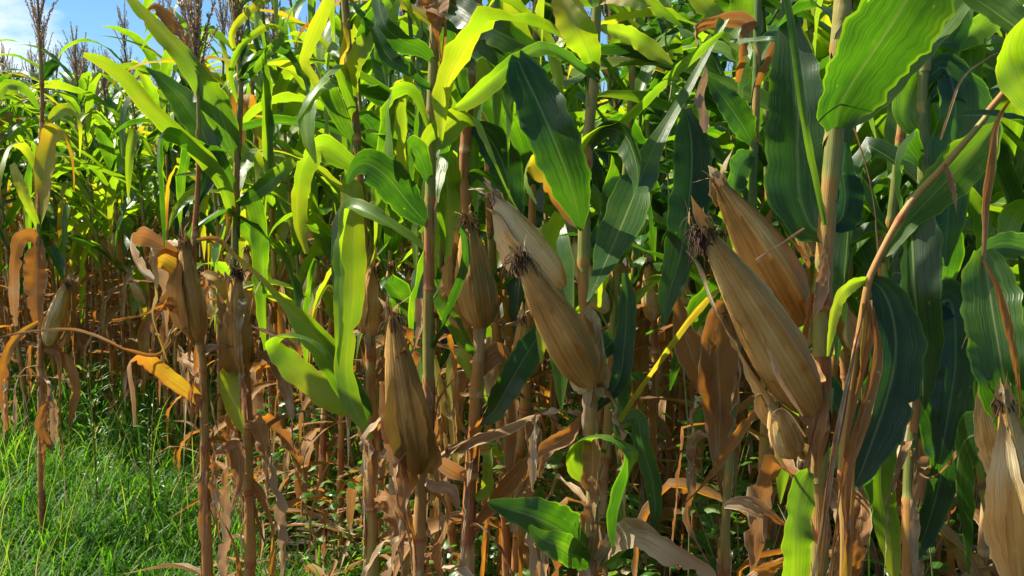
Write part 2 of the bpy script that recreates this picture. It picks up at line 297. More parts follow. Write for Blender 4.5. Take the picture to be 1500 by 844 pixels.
# ---------------------------------------------------------------- front plants, leaf by leaf
class Plant:
    def __init__(s, d, label, stalk, r0=.013, r1=.007, age_tone=.55, name='corn_plant', tassel=None, seed=1, top=None, group='corn plants of the front row'):
        s.d = d; s.r0, s.r1 = r0, r1; s.rng = random.Random(seed); P = [W3(x, y, d + dd) for (x, y, dd) in [(q + (0,))[:3] for q in stalk]]
        base = P[0].copy(); 
        if base[2] > .05: base = np.array([P[0][0] + (P[0][0] - P[1][0]) * .15, P[0][1], 0.0]); P = [base] + P
        else: P[0][2] = 0; base = P[0]
        if top:
            v = P[-1] - P[-2]; v /= np.linalg.norm(v); P.append(P[-1] + v * max(0, top - P[-1][2]))
        s.org = np.array([base[0], base[1], 0]); s.root = empty(name, tuple(s.org)); tag(s.root, label, 'corn plant', group); s.P = P
        mb = MB(); stalk_mesh(mb, P, r0, r1, lambda u_: age_tone + .18 - .42 * u_, s.rng); mb.build('stalk', STALK, s.root, s.org)
        if tassel: make_tassel(s.root, s.org, P[-1] - np.array([0, 0, .02]), tassel, s.rng)
    def leaf(s, pts, a0, a1=None, dz=(0, -.06, -.03), roll=0., gut=.28, ruf=.08, curl=0., freq=4, twist=0., n=None, mat=None, label=None):  # a0, a1: leaf age; lowest values also paint shade into the colour
        """pts: (px, py, width_px[, extra depth]); dz: depth offset at base, middle, tip"""
        a1 = a0 if a1 is None else a1; m = len(pts); Q = []
        arc = np.r_[0, np.cumsum([math.hypot(pts[k + 1][0] - pts[k][0], pts[k + 1][1] - pts[k][1]) for k in range(m - 1)])]; arc = arc / arc[-1]
        for k, p in enumerate(pts):
            d = s.d + float(np.interp(arc[k], [0, .5, 1], dz)) + (p[3] if len(p) > 3 else 0)
            w = W3(p[0], p[1], d); Q.append([*w, max(p[2], 2) * d / FOC])
        n = n or (44 if arc is not None else 30); K = spline(Q, n); C = K[:, :3]; wd = np.maximum(K[:, 3], .001)
        T0 = C[1] - C[0]; side = np.cross(T0, np.array([0, math.cos(PITCH), -math.sin(PITCH)]))
        # parallel transport of a side vector that first faces the viewer's half of the field edge
        mb = MB(); t = np.linspace(0, 1, n); rolls = R(roll) + R(twist) * t + .18 * np.sin(t * 5 + s.rng.uniform(0, 6))
        if not curl and Q[0][3] * FOC / s.d <= 12 and max(q[3] for q in Q) > .03: wd = np.maximum(wd, .34 * wd.max() * np.exp(-t / .10))
        ribbon(mb, C, wd, side, a0 + (a1 - a0) * t ** 1.3, s.rng, nv=9, gutter=gut, ruffle=ruf, rolls=rolls, freq=freq, curl=curl, clasp=0 if curl else .5, tears=s.rng.choice((0, 0, 1, 2)) if a0 < .6 else 4)
        o = mb.build('leaf', mat or LEAF, s.root, s.org)
        if label: o['label'] = label
        return o
    def ear(s, a, b, w, age_tone=.6, dd=0., dt=None, silk=1., flaps=2):
        dt = dd if dt is None else dt
        return make_ear(s.root, s.org, W3(a[0], a[1], s.d + dd), W3(b[0], b[1], s.d + dt), w / 2 * (s.d + dd) / FOC, age_tone, s.rng, (0, -1, 0), silk, flaps)

# -------- A: far left plant with the yellow leaf
A = Plant(4.3, 'corn plant standing in the open grass, with a broad upright yellow leaf', [(62, 760), (60, 600), (60, 480), (57, 330), (62, 150), (58, 60)], .014, .007, .72, tassel=.34, seed=11)
A.leaf([(58, 338, 12), (62, 305, 30), (68, 250, 42), (74, 210, 36), (84, 190, 30, -.05), (100, 200, 32, -.12), (108, 235, 28, -.12), (110, 280, 14, -.1)], .52, .66, dz=(0, -.05, -.05), roll=-22)
A.leaf([(58, 335, 8), (42, 300, 14), (28, 265, 16), (18, 240, 10)], .40, .5)
A.leaf([(60, 360, 8), (45, 345, 20), (28, 352, 22), (20, 390, 18), (20, 440, 16), (23, 478, 6)], .84, .96)
A.leaf([(60, 350, 8), (55, 380, 34), (52, 430, 30), (56, 470, 14)], .86, .92, dz=(0, -.03, -.03))
A.leaf([(60, 520, 8), (66, 540, 18), (70, 580, 20), (62, 625, 18), (80, 660, 6)], .80, .86, curl=.8)
A.leaf([(62, 510, 8), (85, 515, 16), (88, 560, 14), (88, 620, 12), (90, 650, 4)], .78, .84, curl=.9)
A.leaf([(62, 505, 8), (95, 525, 16), (112, 560, 14), (105, 610, 16), (98, 640, 4)], .76, .86, curl=.7)
A.leaf([(60, 470, 6), (30, 490, 12), (10, 520, 14), (4, 570, 14), (12, 630, 5)], .80, .9)
A.ear((72, 505), (98, 412), 30, .6, dt=-.05, silk=.3)
A.leaf([(60, 260, 6), (35, 215, 16), (12, 215, 16, -.1), (0, 250, 14, -.2), (-4, 300, 6, -.2)], .48, .6)
A.leaf([(60, 200, 6), (85, 165, 18), (105, 160, 22, -.1), (120, 185, 20, -.2), (118, 230, 6, -.2)], .42, .5)
A.leaf([(58, 160, 5), (35, 130, 14), (10, 125, 16), (-10, 150, 12)], .3, .45)
# -------- B
B = Plant(2.45, 'corn plant with a bare brown lower stalk, one upright ear and yellow folded leaves', [(303, 844), (300, 640), (296, 540), (290, 480), (284, 380), (291, 250), (289, 105)], .0155, .0042, .68, tassel=.27, seed=12)
B.ear((290, 498), (270, 352), 40, .5, dt=-.03, silk=.25)
B.leaf([(298, 592, 14), (278, 572, 26), (250, 552, 28), (222, 530, 26), (200, 524, 20, -.03), (188, 535, 16, -.06), (192, 575, 16, -.07), (196, 625, 8, -.07)], .64, .84, dz=(0, -.08, -.14))
B.leaf([(286, 400, 8), (262, 392, 30), (238, 378, 32), (222, 385, 28, -.04), (228, 430, 22, -.07), (222, 460, 20, -.06), (240, 520, 10, -.06), (246, 532, 3, -.06)], .76, .70, dz=(0, -.05, -.06), roll=10)
B.leaf([(284, 385, 8), (240, 360, 18), (208, 345, 30), (190, 358, 30, -.05), (205, 395, 30, -.10), (225, 410, 8, -.12)], .86, .98, dz=(0, -.04, -.1))
B.leaf([(288, 470, 6), (262, 455, 12), (240, 450, 16), (205, 462, 18), (165, 470, 8)], .80, .86, curl=.8)
B.leaf([(304, 640, 6), (320, 665, 16), (345, 655, 22), (350, 700, 18), (338, 760, 10)], .84, .95, curl=.7)
B.leaf([(302, 720, 6), (318, 750, 12), (340, 790, 14), (350, 830, 12), (352, 880, 6)], .74, .84, curl=.7)
B.leaf([(290, 470, 5), (262, 488, 8), (232, 520, 8), (190, 515, 8), (120, 487, 8), (60, 485, 8), (-10, 495, 6)], .97, .97, dz=(0, -.25, -.55), curl=1.2)
B.leaf([(288, 300, 6), (310, 250, 30), (300, 200, 40), (268, 150, 40), (238, 118, 20), (215, 100, 4)], .08, .25, dz=(0, .05, .05))
# -------- C
Cc = Plant(2.5, 'corn plant carrying a dark tipped upright ear beside a thin stalk topped by a tassel', [(366, 844), (364, 640), (358, 520), (346, 400), (346, 280), (352, 120), (348, 60)], .0155, .006, .62, tassel=.30, seed=13)
Cc.ear((356, 545), (346, 398), 40, .5, dt=-.05, silk=.8)
Cc.leaf([(345, 330, 10), (330, 275, 22), (308, 240, 30), (275, 203, 34), (232, 165, 34), (185, 115, 28), (150, 90, 20), (122, 80, 8)], .36, .44, dz=(0, -.12, -.2), roll=-8, gut=.35, ruf=.06)
Cc.leaf([(348, 235, 8), (335, 200, 34), (315, 150, 44), (292, 115, 36), (265, 80, 30), (232, 45, 24), (205, 15, 18), (180, -15, 8)], .16, .50, dz=(0, -.06, -.06), roll=12)
Cc.leaf([(330, 150, 6), (305, 105, 12), (280, 70, 14), (255, 38, 18), (228, 12, 14), (214, 18, 6)], .86, .80, dz=(0, 0, .02), curl=.6)
Cc.leaf([(346, 300, 8), (372, 285, 22), (400, 262, 26), (430, 235, 14)], .12, .3, roll=20)
Cc.leaf([(346, 280, 8), (322, 225, 14), (300, 220, 20), (240, 195, 26, -.05), (230, 235, 34, -.08), (236, 300, 32, -.08), (240, 362, 6, -.08)], .12, .10, dz=(0, -.1, -.12), roll=15)
Cc.leaf([(358, 520, 8), (338, 540, 26), (338, 580, 28), (348, 615, 18), (356, 634, 5)], .50, .54, dz=(0, -.05, -.06))
Cc.leaf([(366, 655, 8), (385, 630, 16), (410, 612, 18), (440, 603, 16), (470, 606, 12), (495, 618, 10), (490, 660, 9), (468, 710, 10), (457, 760, 10), (455, 815, 4)], .90, .84, dz=(0, -.1, -.12), curl=.9)
Cc.leaf([(350, 470, 6), (335, 440, 14), (320, 410, 16), (300, 400, 12)], .55, .7)
Cc.leaf([(366, 700, 6), (345, 690, 22), (325, 655, 22), (312, 680, 14)], .9, .98, curl=.6)
Cc.leaf([(366, 700, 6), (385, 730, 20), (400, 780, 24), (398, 850, 14)], .78, .84, curl=.7)
Cc.leaf([(348, 90, 5), (340, 50, 10), (362, 20, 12), (392, -2, 12), (415, -12, 4)], .48, .46)
Cc.leaf([(348, 150, 5), (338, 110, 8), (352, 70, 10), (380, 45, 11), (400, 38, 9), (420, 44, 3)], .38, .42, dz=(0, -.06, -.12))
Cc.leaf([(348, 120, 5), (370, 105, 12), (395, 75, 14), (418, 50, 12)], .1, .2, roll=40)
# -------- D
D = Plant(2.3, 'corn plant with a long bright lime leaf hanging straight down its stalk', [(545, 844), (545, 640), (543, 540), (538, 420), (530, 300), (520, 180)], .0150, .007, .64, seed=14, top=2.0)
D.ear((542, 490), (545, 392), 42, .5, dt=-.02, silk=.1)
D.leaf([(528, 300, 10), (520, 262, 28), (518, 300, 40, -.08), (516, 360, 44, -.1), (514, 430, 44, -.1), (508, 490, 32, -.1), (504, 540, 28, -.1), (515, 590, 30, -.1), (545, 643, 5, -.1)], .40, .34, dz=(0, -.06, -.06), roll=-30, gut=.15)
D.leaf([(530, 290, 8), (545, 270, 18), (553, 310, 24, -.07), (552, 350, 26, -.07), (545, 385, 20, -.07), (540, 395, 6, -.07)], .40, .38, roll=-25)
D.leaf([(545, 640, 6), (528, 600, 34), (500, 550, 44), (470, 500, 44), (440, 468, 34), (420, 448, 16), (385, 410, 8), (345, 375, 7), (318, 350, 8), (288, 352, 5)], .10, .80, dz=(0, -.08, -.10), roll=5)
D.leaf([(505, 608, 8), (480, 585, 32), (450, 555, 40), (418, 528, 38), (400, 505, 24), (405, 492, 22, -.03), (432, 489, 26, -.08), (462, 500, 22, -.12), (478, 520, 6, -.15)], .44, .14, dz=(-.1, -.12, -.12))
D.leaf([(545, 600, 6), (520, 570, 12), (500, 520, 18), (495, 470, 10)], .12, .12)
D.leaf([(546, 752, 6), (560, 740, 14), (575, 732, 14), (590, 738, 8)], .84, .9)
D.leaf([(535, 420, 6), (560, 440, 18), (572, 480, 16), (568, 540, 14), (575, 610, 4)], .66, .8)
D.leaf([(524, 250, 8), (505, 235, 30), (470, 215, 42), (450, 235, 36), (440, 270, 34), (438, 330, 26), (448, 372, 6)], .30, .46, dz=(0, -.05, -.1))
D.leaf([(520, 210, 8), (500, 175, 24), (478, 130, 36), (450, 150, 44, -.08), (448, 200, 40, -.12), (462, 240, 6, -.14)], .16, .36)
D.leaf([(520, 180, 8), (505, 120, 20), (495, 95, 26), (470, 118, 34, -.06), (446, 150, 30, -.1), (432, 180, 6, -.1)], .30, .38)
D.leaf([(520, 150, 6), (515, 120, 18), (522, 85, 26), (535, 62, 26), (548, 50, 10)], .36, .4)
D.leaf([(520, 130, 6), (480, 150, 10), (455, 110, 16), (445, 90, 18), (456, 55, 26), (470, 20, 28), (485, -20, 18)], .42, .46, dz=(0, -.05, -.05), roll=10)
D.leaf([(520, 110, 6), (500, 100, 14), (503, 70, 20), (505, 45, 14), (500, 30, 4)], .60, .74)
D.leaf([(520, 80, 6), (535, 40, 18), (560, 10, 22), (590, -20, 8)], .1, .16, roll=30)
D.leaf([(520, 60, 6), (540, 48, 22), (530, 20, 20), (510, -10, 8)], .1, .1, roll=-40)
# -------- E
E = Plant(2.0, 'corn plant with a narrow ragged upright husk and an orange leaf at its top', [(614, 844), (618, 700), (628, 600), (628, 450), (630, 250), (636, 80), (640, -30)], .0135, .0075, .58, seed=15, top=2.1)
E.ear((613, 688), (575, 462), 58, .42, dt=-.07, dd=-.02, silk=.2, flaps=3)
E.leaf([(632, 236, 8), (630, 212, 34), (650, 190, 46), (675, 170, 40), (700, 175, 32, -.03), (716, 208, 24, -.07), (730, 245, 18, -.1), (752, 295, 15, -.1), (778, 335, 12, -.1), (796, 366, 4, -.1)], .42, .34, dz=(0, -.06, -.08), roll=6)
E.leaf([(640, -20, 34), (641, 10, 36), (640, 38, 32), (643, 62, 22), (646, 95, 6)], .74, .80, dz=(-.02, -.05, -.03), curl=.5)
E.leaf([(640, -20, 10), (620, 10, 20), (650, 30, 8), (648, 90, 10)], .8, .86)
E.leaf([(628, 330, 8), (600, 300, 44), (570, 262, 56), (540, 240, 50), (520, 245, 26), (508, 270, 5)], .02, .12, dz=(0, -.1, -.12), roll=-5, gut=.2)
E.leaf([(632, 200, 8), (615, 150, 14), (600, 130, 24), (578, 132, 30), (567, 155, 38, -.04), (567, 200, 42, -.05), (569, 235, 38, -.05), (574, 252, 12, -.05)], .36, .40, dz=(0, -.05, -.05), gut=.12, roll=-30)
E.leaf([(630, 270, 8), (612, 225, 36), (600, 215, 34), (598, 260, 26, -.04), (608, 290, 8, -.04)], .1, .2, roll=30)
E.leaf([(634, 130, 8), (612, 120, 20), (592, 100, 36), (575, 90, 40), (560, 70, 30), (545, 40, 14)], .06, .12, roll=30, dz=(0, -.1, -.05))
E.leaf([(636, 90, 8), (615, 70, 26), (590, 60, 36), (566, 40, 36), (556, 10, 26), (556, -20, 16)], .10, .16, roll=-25)
E.leaf([(638, 20, 8), (652, 40, 16), (668, 80, 24), (675, 120, 22), (690, 160, 6)], .08, .16, dz=(0, .06, .08))
E.leaf([(638, -10, 8), (660, 5, 40), (700, 32, 48), (740, 52, 46), (775, 68, 26), (790, 78, 5)], .05, .12, dz=(0, -.1, -.12), roll=15)
E.leaf([(640, 30, 8), (680, 45, 22), (712, 65, 34), (742, 86, 36), (768, 92, 24), (790, 75, 5)], .08, .14, dz=(0, -.05, -.06), roll=35)
E.leaf([(628, 520, 6), (650, 470, 10), (668, 420, 18), (680, 370, 22), (676, 330, 8)], .06, .14, dz=(0, -.04, -.04), roll=45)
E.leaf([(616, 690, 10), (590, 660, 30), (578, 690, 38), (584, 740, 34), (600, 790, 26), (604, 850, 10)], .93, .82, dz=(-.02, -.1, -.1), curl=.5)
E.leaf([(560, 560, 6), (566, 610, 22), (575, 650, 26), (580, 700, 12)], .98, 1.0, dz=(-.05, -.06, -.06))
E.leaf([(617, 715, 8), (640, 722, 26), (655, 750, 34), (648, 790, 26), (640, 815, 20), (650, 850, 8)], .76, .82, dz=(0, -.06, -.06), curl=.5)
E.leaf([(618, 700, 8), (635, 712, 16), (660, 718, 20), (672, 745, 6)], 1., 1., dz=(0, -.06, -.06))
E.leaf([(614, 690, 6), (602, 700, 20), (590, 735, 20), (605, 780, 18), (610, 830, 8)], .8, .86, dz=(0, -.04, -.04), curl=.8)
E.leaf([(628, 560, 6), (636, 520, 6), (640, 560, 24), (648, 620, 22), (655, 670, 6)], .62, .72, dz=(0, .02, .02))
# -------- F
F = Plant(2.15, 'corn plant with a plump closed tan ear held upright against its stalk', [(685, 844), (690, 700), (698, 560), (700, 480), (680, 260), (690, 100)], .0155, .008, .74, seed=16, top=2.15)
F.ear((706, 478), (686, 322), 58, .42, dt=-.06, dd=-.04, silk=.5)
F.leaf([(696, 520, 8), (676, 490, 26), (655, 455, 28), (640, 435, 14)], .12, .2, dz=(0, -.05, -.05), roll=-25)
F.leaf([(692, 622, 8), (720, 606, 30), (745, 565, 40), (768, 525, 44), (790, 490, 30), (800, 470, 5)], .02, .05, dz=(0, -.02, .04))
F.leaf([(690, 702, 8), (668, 690, 26), (640, 672, 18, -.05), (655, 660, 22, -.1), (700, 642, 30, -.14), (748, 622, 28, -.14), (790, 608, 18, -.16), (800, 632, 5, -.16)], .94, .82, dz=(0, -.04, -.02))
F.leaf([(770, 612, 6), (782, 640, 34), (776, 690, 36), (756, 740, 28), (752, 780, 8)], .84, .9, dz=(-.15, -.15, -.15), curl=.5)
F.leaf([(690, 730, 6), (712, 720, 18), (716, 680, 18), (716, 660, 22), (735, 670, 14)], .34, .4)
F.leaf([(688, 780, 6), (720, 740, 20), (760, 690, 26), (800, 650, 20), (845, 620, 10)], .86, .92, dz=(0, -.05, -.05), roll=10, curl=.6)
F.leaf([(686, 800, 6), (700, 770, 26), (730, 800, 40), (760, 860, 30)], .85, .9, dz=(0, -.05, -.1), curl=.4)
F.leaf([(684, 230, 8), (690, 160, 26), (705, 120, 40), (722, 100, 40), (742, 130, 26), (748, 180, 6)], .36, .44, dz=(0, .06, .05))
F.leaf([(682, 200, 6), (668, 150, 26), (655, 110, 30), (670, 60, 20), (690, 30, 6)], .36, .42)
F.leaf([(684, 180, 8), (715, 200, 44), (740, 250, 52), (750, 310, 36), (748, 350, 5)], .04, .1, dz=(0, .05, .02))
F.leaf([(684, 270, 8), (700, 255, 20), (735, 280, 34), (745, 330, 22), (765, 360, 5)], .2, .3)
F.leaf([(696, 560, 8), (672, 520, 24), (662, 570, 30), (668, 640, 24), (672, 700, 8)], .5, .72, dz=(0, .02, .02))
# -------- G
G = Plant(1.8, 'corn plant with a fat brown slanting ear, dark silk and a glossy pale leaf', [(866, 844), (868, 700), (866, 590), (872, 520), (856, 430), (858, 240), (870, 100), (877, -20)], .0125, .0075, .40, seed=17, top=2.2)
G.ear((866, 562), (762, 378), 66, .55, dt=-.10, dd=-.03, silk=.6, flaps=0)
G.ear((822, 420), (718, 282), 48, .95, dt=-.02, dd=.04, silk=.1, flaps=1)
G.ear((862, 572), (834, 528), 34, .8, dd=-.02, dt=-.05, silk=.1, flaps=1)
G.leaf([(872, 580, 26), (880, 530, 44), (876, 480, 36), (858, 450, 16)], .88, .9, dz=(-.02, -.04, -.02), mat=HUSK, curl=.8)
G.leaf([(755, 78, 20), (766, 105, 56), (784, 142, 70), (806, 192, 76), (826, 242, 70), (842, 292, 50), (852, 338, 6)], .03, .02, dz=(-.14, -.17, -.12), gut=.18, roll=-6)  # shade on this broad leaf is put into its dark green
G.leaf([(878, 118, 8), (850, 100, 20), (800, 72, 22), (758, 90, 26), (722, 118, 30), (690, 145, 28), (668, 158, 10)], .12, .36, dz=(0, -.14, -.18), roll=20)
G.leaf([(858, 335, 8), (835, 318, 22), (815, 290, 22), (795, 262, 24), (775, 238, 30), (768, 270, 22, -.04), (785, 300, 8, -.06)], .96, .22, dz=(0, -.06, -.08), roll=10)
G.leaf([(857, 240, 8), (856, 215, 30), (880, 190, 30), (905, 180, 22), (940, 150, 22), (985, 108, 20), (1030, 70, 16), (1060, 45, 5)], .32, .30, dz=(0, -.06, -.02), roll=25)
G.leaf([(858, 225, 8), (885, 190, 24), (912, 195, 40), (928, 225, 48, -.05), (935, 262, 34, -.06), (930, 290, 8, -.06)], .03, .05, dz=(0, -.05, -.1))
G.leaf([(1062, 30, 4), (1035, 80, 10), (1005, 135, 16), (972, 190, 22), (945, 245, 44), (925, 295, 64), (900, 355, 54), (880, 400, 28), (860, 442, 3)], .34, .12, dz=(.1, 0, -.30), roll=22, gut=.15, twist=16)
G.leaf([(858, 440, 6), (875, 430, 20), (885, 400, 22), (880, 450, 12)], .40, .5)
G.leaf([(877, -15, 8), (860, 10, 30), (845, 0, 40), (820, -20, 30)], .3, .4)
G.leaf([(872, 112, 8), (866, 82, 30), (850, 50, 50), (832, 18, 46), (815, -20, 20)], .30, .74, dz=(0, -.06, -.04))
G.leaf([(875, 5, 8), (905, -5, 26), (940, 0, 30), (975, 20, 16), (1000, 40, 3)], .7, .2, dz=(0, -.06, -.06))
G.leaf([(874, 40, 6), (900, 48, 26), (930, 58, 30), (960, 78, 26), (985, 95, 6)], .40, .44, dz=(0, .1, .1))
G.leaf([(868, 710, 10), (850, 685, 40), (845, 655, 44), (858, 640, 30, -.03), (895, 638, 34, -.06), (925, 660, 44, -.08), (918, 700, 56, -.08), (905, 750, 46, -.08), (900, 800, 10, -.08)], .34, .03, dz=(0, -.05, -.03))
G.leaf([(880, 830, 8), (905, 800, 24), (910, 765, 28), (908, 738, 20), (912, 728, 5)], .33, .33, dz=(-.02, -.05, -.05))
G.leaf([(905, 620, 8), (932, 610, 24), (940, 650, 26), (955, 700, 26), (960, 745, 18), (955, 775, 5)], .22, .05, dz=(0, .0, .0))
G.leaf([(868, 822, 8), (840, 790, 56), (800, 765, 64), (760, 750, 44), (715, 738, 12)], .10, .08, dz=(0, -.10, -.12), roll=50, gut=.35, ruf=.14)
G.leaf([(868, 825, 8), (845, 815, 40), (820, 800, 44), (795, 790, 30), (775, 770, 6)], .10, .10, dz=(-.02, -.15, -.15), roll=25, ruf=.12)
G.leaf([(858, 600, 8), (830, 640, 22), (800, 660, 24), (790, 700, 18)], .86, .9, curl=.8)
G.leaf([(872, 830, 10), (905, 790, 36), (940, 778, 50), (985, 800, 56), (1030, 830, 40), (1050, 850, 10)], 1.0, 1.05, dz=(0, -.14, -.14), roll=-30, gut=.4)  # dead tan leaf, paled further to stand in for direct sun
G.leaf([(870, 600, 8), (860, 570, 20), (855, 620, 10), (856, 640, 4)], 1, 1)
G.leaf([(872, 600, 8), (905, 560, 28), (915, 500, 30), (918, 440, 26), (915, 400, 8)], .05, .08, dz=(0, .02, .04))
G.leaf([(905, 615, 10), (930, 580, 14), (965, 530, 14), (1000, 480, 14), (1035, 440, 12), (1058, 420, 4)], .50, .60, dz=(-.02, -.1, -.1), roll=40)
# -------- I
I = Plant(2.0, 'thin pale corn stalk rising with one tan leaf folded over at its top', [(1062, 844), (1070, 640), (1085, 480), (1100, 330), (1104, 220), (1110, 60), (1112, -20)], .0095, .006, .35, seed=18, top=2.35)
I.leaf([(1110, 40, 8), (1085, 28, 26), (1050, 32, 30), (1022, 42, 34), (1024, 75, 34, -.05), (1034, 105, 30, -.08), (1024, 145, 34, -.08), (1028, 175, 30, -.08), (1032, 195, 10, -.08)], .88, 1.0, dz=(0, -.05, -.04), curl=.4)
I.leaf([(1108, 35, 8), (1092, 45, 18), (1086, 80, 20), (1080, 120, 8)], .84, .88)
I.leaf([(1108, 130, 6), (1118, 100, 12), (1135, 65, 16), (1145, 50, 6)], .86, .78)
I.leaf([(1104, 212, 8), (1085, 180, 44), (1065, 150, 40), (1045, 125, 18), (1030, 110, 5)], .10, .16, dz=(0, -.05, -.05))
I.leaf([(1104, 225, 8), (1085, 240, 40), (1075, 280, 30), (1090, 310, 8)], .12, .2)
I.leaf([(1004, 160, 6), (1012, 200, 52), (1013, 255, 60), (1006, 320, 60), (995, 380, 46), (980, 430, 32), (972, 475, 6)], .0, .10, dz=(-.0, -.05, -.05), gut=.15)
I.leaf([(1080, 500, 8), (1062, 450, 46), (1052, 520, 54), (1055, 600, 50), (1052, 680, 30), (1060, 740, 6)], .86, .92, dz=(0, 0, 0), curl=.6)
I.leaf([(1072, 640, 8), (1030, 560, 30), (1010, 510, 44), (1000, 480, 30), (990, 430, 10)], .84, .9, dz=(0, .02, .02))
I.leaf([(1070, 60, 6), (1100, 60, 10), (1130, 58, 10), (1160, 62, 8), (1180, 66, 4)], .2, .2, dz=(-.1, -.2, -.2))
I.leaf([(1000, 740, 8), (1030, 710, 16), (1065, 660, 16), (1100, 610, 14), (1110, 598, 5)], .84, .8, dz=(-.2, -.2, -.2), curl=.9)
I.leaf([(985, 690, 8), (1000, 660, 12), (1020, 700, 20), (1010, 760, 24), (1040, 830, 14)], .9, .96, dz=(0, -.05, -.05), curl=.8)
# -------- H: the big near plant
H = Plant(1.4, 'biggest corn plant, with two overlapping long tan ears and very broad dark green leaves', [(1200, 844), (1196, 700), (1206, 560), (1204, 450), (1210, 340), (1222, 190), (1232, 60), (1238, -20)], .0145, .0108, .52, seed=19, top=2.2)
H.ear((1188, 600), (1032, 338), 80, .62, dt=-.12, dd=-.03, silk=.7, flaps=1)
H.ear((1172, 470), (1052, 268), 76, .6, dt=0, dd=.07, silk=.0, flaps=0)
H.ear((1160, 668), (1132, 585), 46, .72, dt=-.05, dd=-.03, silk=.1, flaps=1)
H.leaf([(1196, 700, 30), (1192, 620, 48), (1184, 550, 40), (1170, 500, 10)], .90, .92, dz=(-.02, -.04, -.02), mat=STALK, curl=.9)
H.leaf([(1210, 340, 10), (1206, 385, 20), (1200, 440, 16), (1190, 470, 3)], .99, 1.0, dz=(-.012, -.02, -.015), curl=.6)
H.leaf([(1108, 382, 8), (1130, 366, 8), (1155, 350, 7), (1178, 334, 3)], 1, 1, dz=(-.16, -.17, -.18), curl=1.2)
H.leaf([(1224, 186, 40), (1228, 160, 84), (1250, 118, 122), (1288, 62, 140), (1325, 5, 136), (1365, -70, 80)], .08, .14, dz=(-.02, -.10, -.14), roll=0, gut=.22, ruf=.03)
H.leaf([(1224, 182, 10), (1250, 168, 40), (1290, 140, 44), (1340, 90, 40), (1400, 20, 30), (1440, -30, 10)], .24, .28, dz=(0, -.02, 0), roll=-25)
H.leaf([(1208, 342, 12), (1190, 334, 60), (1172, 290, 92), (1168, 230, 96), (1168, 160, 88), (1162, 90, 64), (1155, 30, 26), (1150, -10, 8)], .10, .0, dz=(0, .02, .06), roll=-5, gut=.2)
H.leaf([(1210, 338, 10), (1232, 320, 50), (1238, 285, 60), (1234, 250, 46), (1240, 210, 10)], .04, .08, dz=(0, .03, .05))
H.leaf([(1208, 330, 6), (1192, 250, 10), (1178, 180, 12), (1166, 90, 12), (1158, 30, 12), (1150, -10, 8)], .30, .22, dz=(-.02, -.04, 0))
H.leaf([(1232, 60, 8), (1215, 20, 46), (1190, 10, 60), (1160, 25, 50), (1140, 40, 20)], .14, .20, dz=(0, .05, .05), roll=30)
H.leaf([(1300, 560, 4), (1288, 400, 8), (1280, 300, 8), (1265, 230, 7), (1240, 160, 6), (1220, 112, 4)], .84, .98, dz=(.15, .1, .05), curl=1.2)
H.leaf([(1184, 690, 16), (1174, 712, 50), (1168, 750, 58), (1167, 800, 56), (1164, 900, 30)], .32, .36, dz=(-.10, -.14, -.12), gut=.12, roll=-12)
H.leaf([(1200, 700, 10), (1222, 720, 36), (1230, 770, 40), (1222, 850, 30)], .84, .88, dz=(0, -.03, -.03), curl=.6)
H.leaf([(1200, 600, 8), (1188, 650, 20), (1180, 700, 14), (1176, 740, 6)], .9, .95, dz=(-.05, -.06, -.06), curl=.8)
H.leaf([(1198, 740, 8), (1160, 770, 30), (1120, 750, 36), (1085, 738, 22), (1060, 742, 6)], .85, .9, dz=(0, -.02, -.02), curl=.5)
H.leaf([(1198, 780, 8), (1150, 820, 30), (1110, 840, 26)], .8, .86, curl=.6)
H.leaf([(1176, 610, 6), (1145, 560, 10), (1128, 520, 12), (1118, 490, 6)], .97, .97, dz=(-.15, -.16, -.16), curl=1.2)
H.leaf([(1180, 640, 6), (1150, 600, 8), (1130, 610, 8), (1135, 660, 8), (1160, 700, 4)], .97, .97, dz=(-.1, -.12, -.1), curl=1.2)
# -------- K: bent-over plant whose leaf crosses from the right edge
K = Plant(1.3, 'broken bent corn plant, its pale rib slanting down to dry orange strips', [(1236, 844), (1234, 720), (1250, 560), (1268, 432), (1280, 392), (1330, 300), (1380, 245), (1440, 175), (1505, 98), (1560, 40)], .0085, .0035, .80, seed=20)
K.leaf([(1290, 385, 10), (1330, 325, 34), (1368, 285, 56), (1405, 245, 68), (1438, 210, 50), (1462, 180, 8)], .24, .27, dz=(0, .03, .03), gut=.2, roll=-10)
K.leaf([(1268, 410, 10), (1246, 418, 20), (1228, 440, 24), (1218, 475, 18), (1212, 522, 4)], .36, .40, dz=(0, -.05, -.05))
K.leaf([(1270, 408, 10), (1292, 425, 42), (1308, 465, 72), (1312, 520, 84), (1300, 580, 84), (1280, 640, 70), (1262, 690, 36), (1246, 722, 4)], .09, .07, dz=(0, -.02, -.04), gut=.16, ruf=.04)
for (q, w0, a_) in (([(1270, 440), (1255, 500), (1236, 600), (1215, 700), (1200, 850)], 10, .84), ([(1272, 440), (1274, 490), (1258, 560), (1240, 650), (1215, 850)], 10, .80), ([(1268, 445), (1262, 520), (1262, 600), (1248, 700), (1240, 850)], 14, .76), ([(1270, 440), (1250, 520), (1225, 640), (1206, 760), (1190, 850)], 9, .95), ([(1275, 450), (1285, 520), (1262, 620), (1240, 700), (1245, 850)], 20, .86)):
    K.leaf([(x, y, w0) for x, y in q], a_, a_, dz=(-.03, -.05, -.06), curl=1.0)
K.leaf([(1384, 240, 10), (1390, 262, 12), (1398, 290, 10), (1402, 315, 3)], .86, .9, dz=(-.01, -.03, -.03), curl=.8)
K.leaf([(1250, 700, 8), (1262, 740, 26), (1255, 790, 30), (1250, 870, 14)], .82, .88, curl=.5)
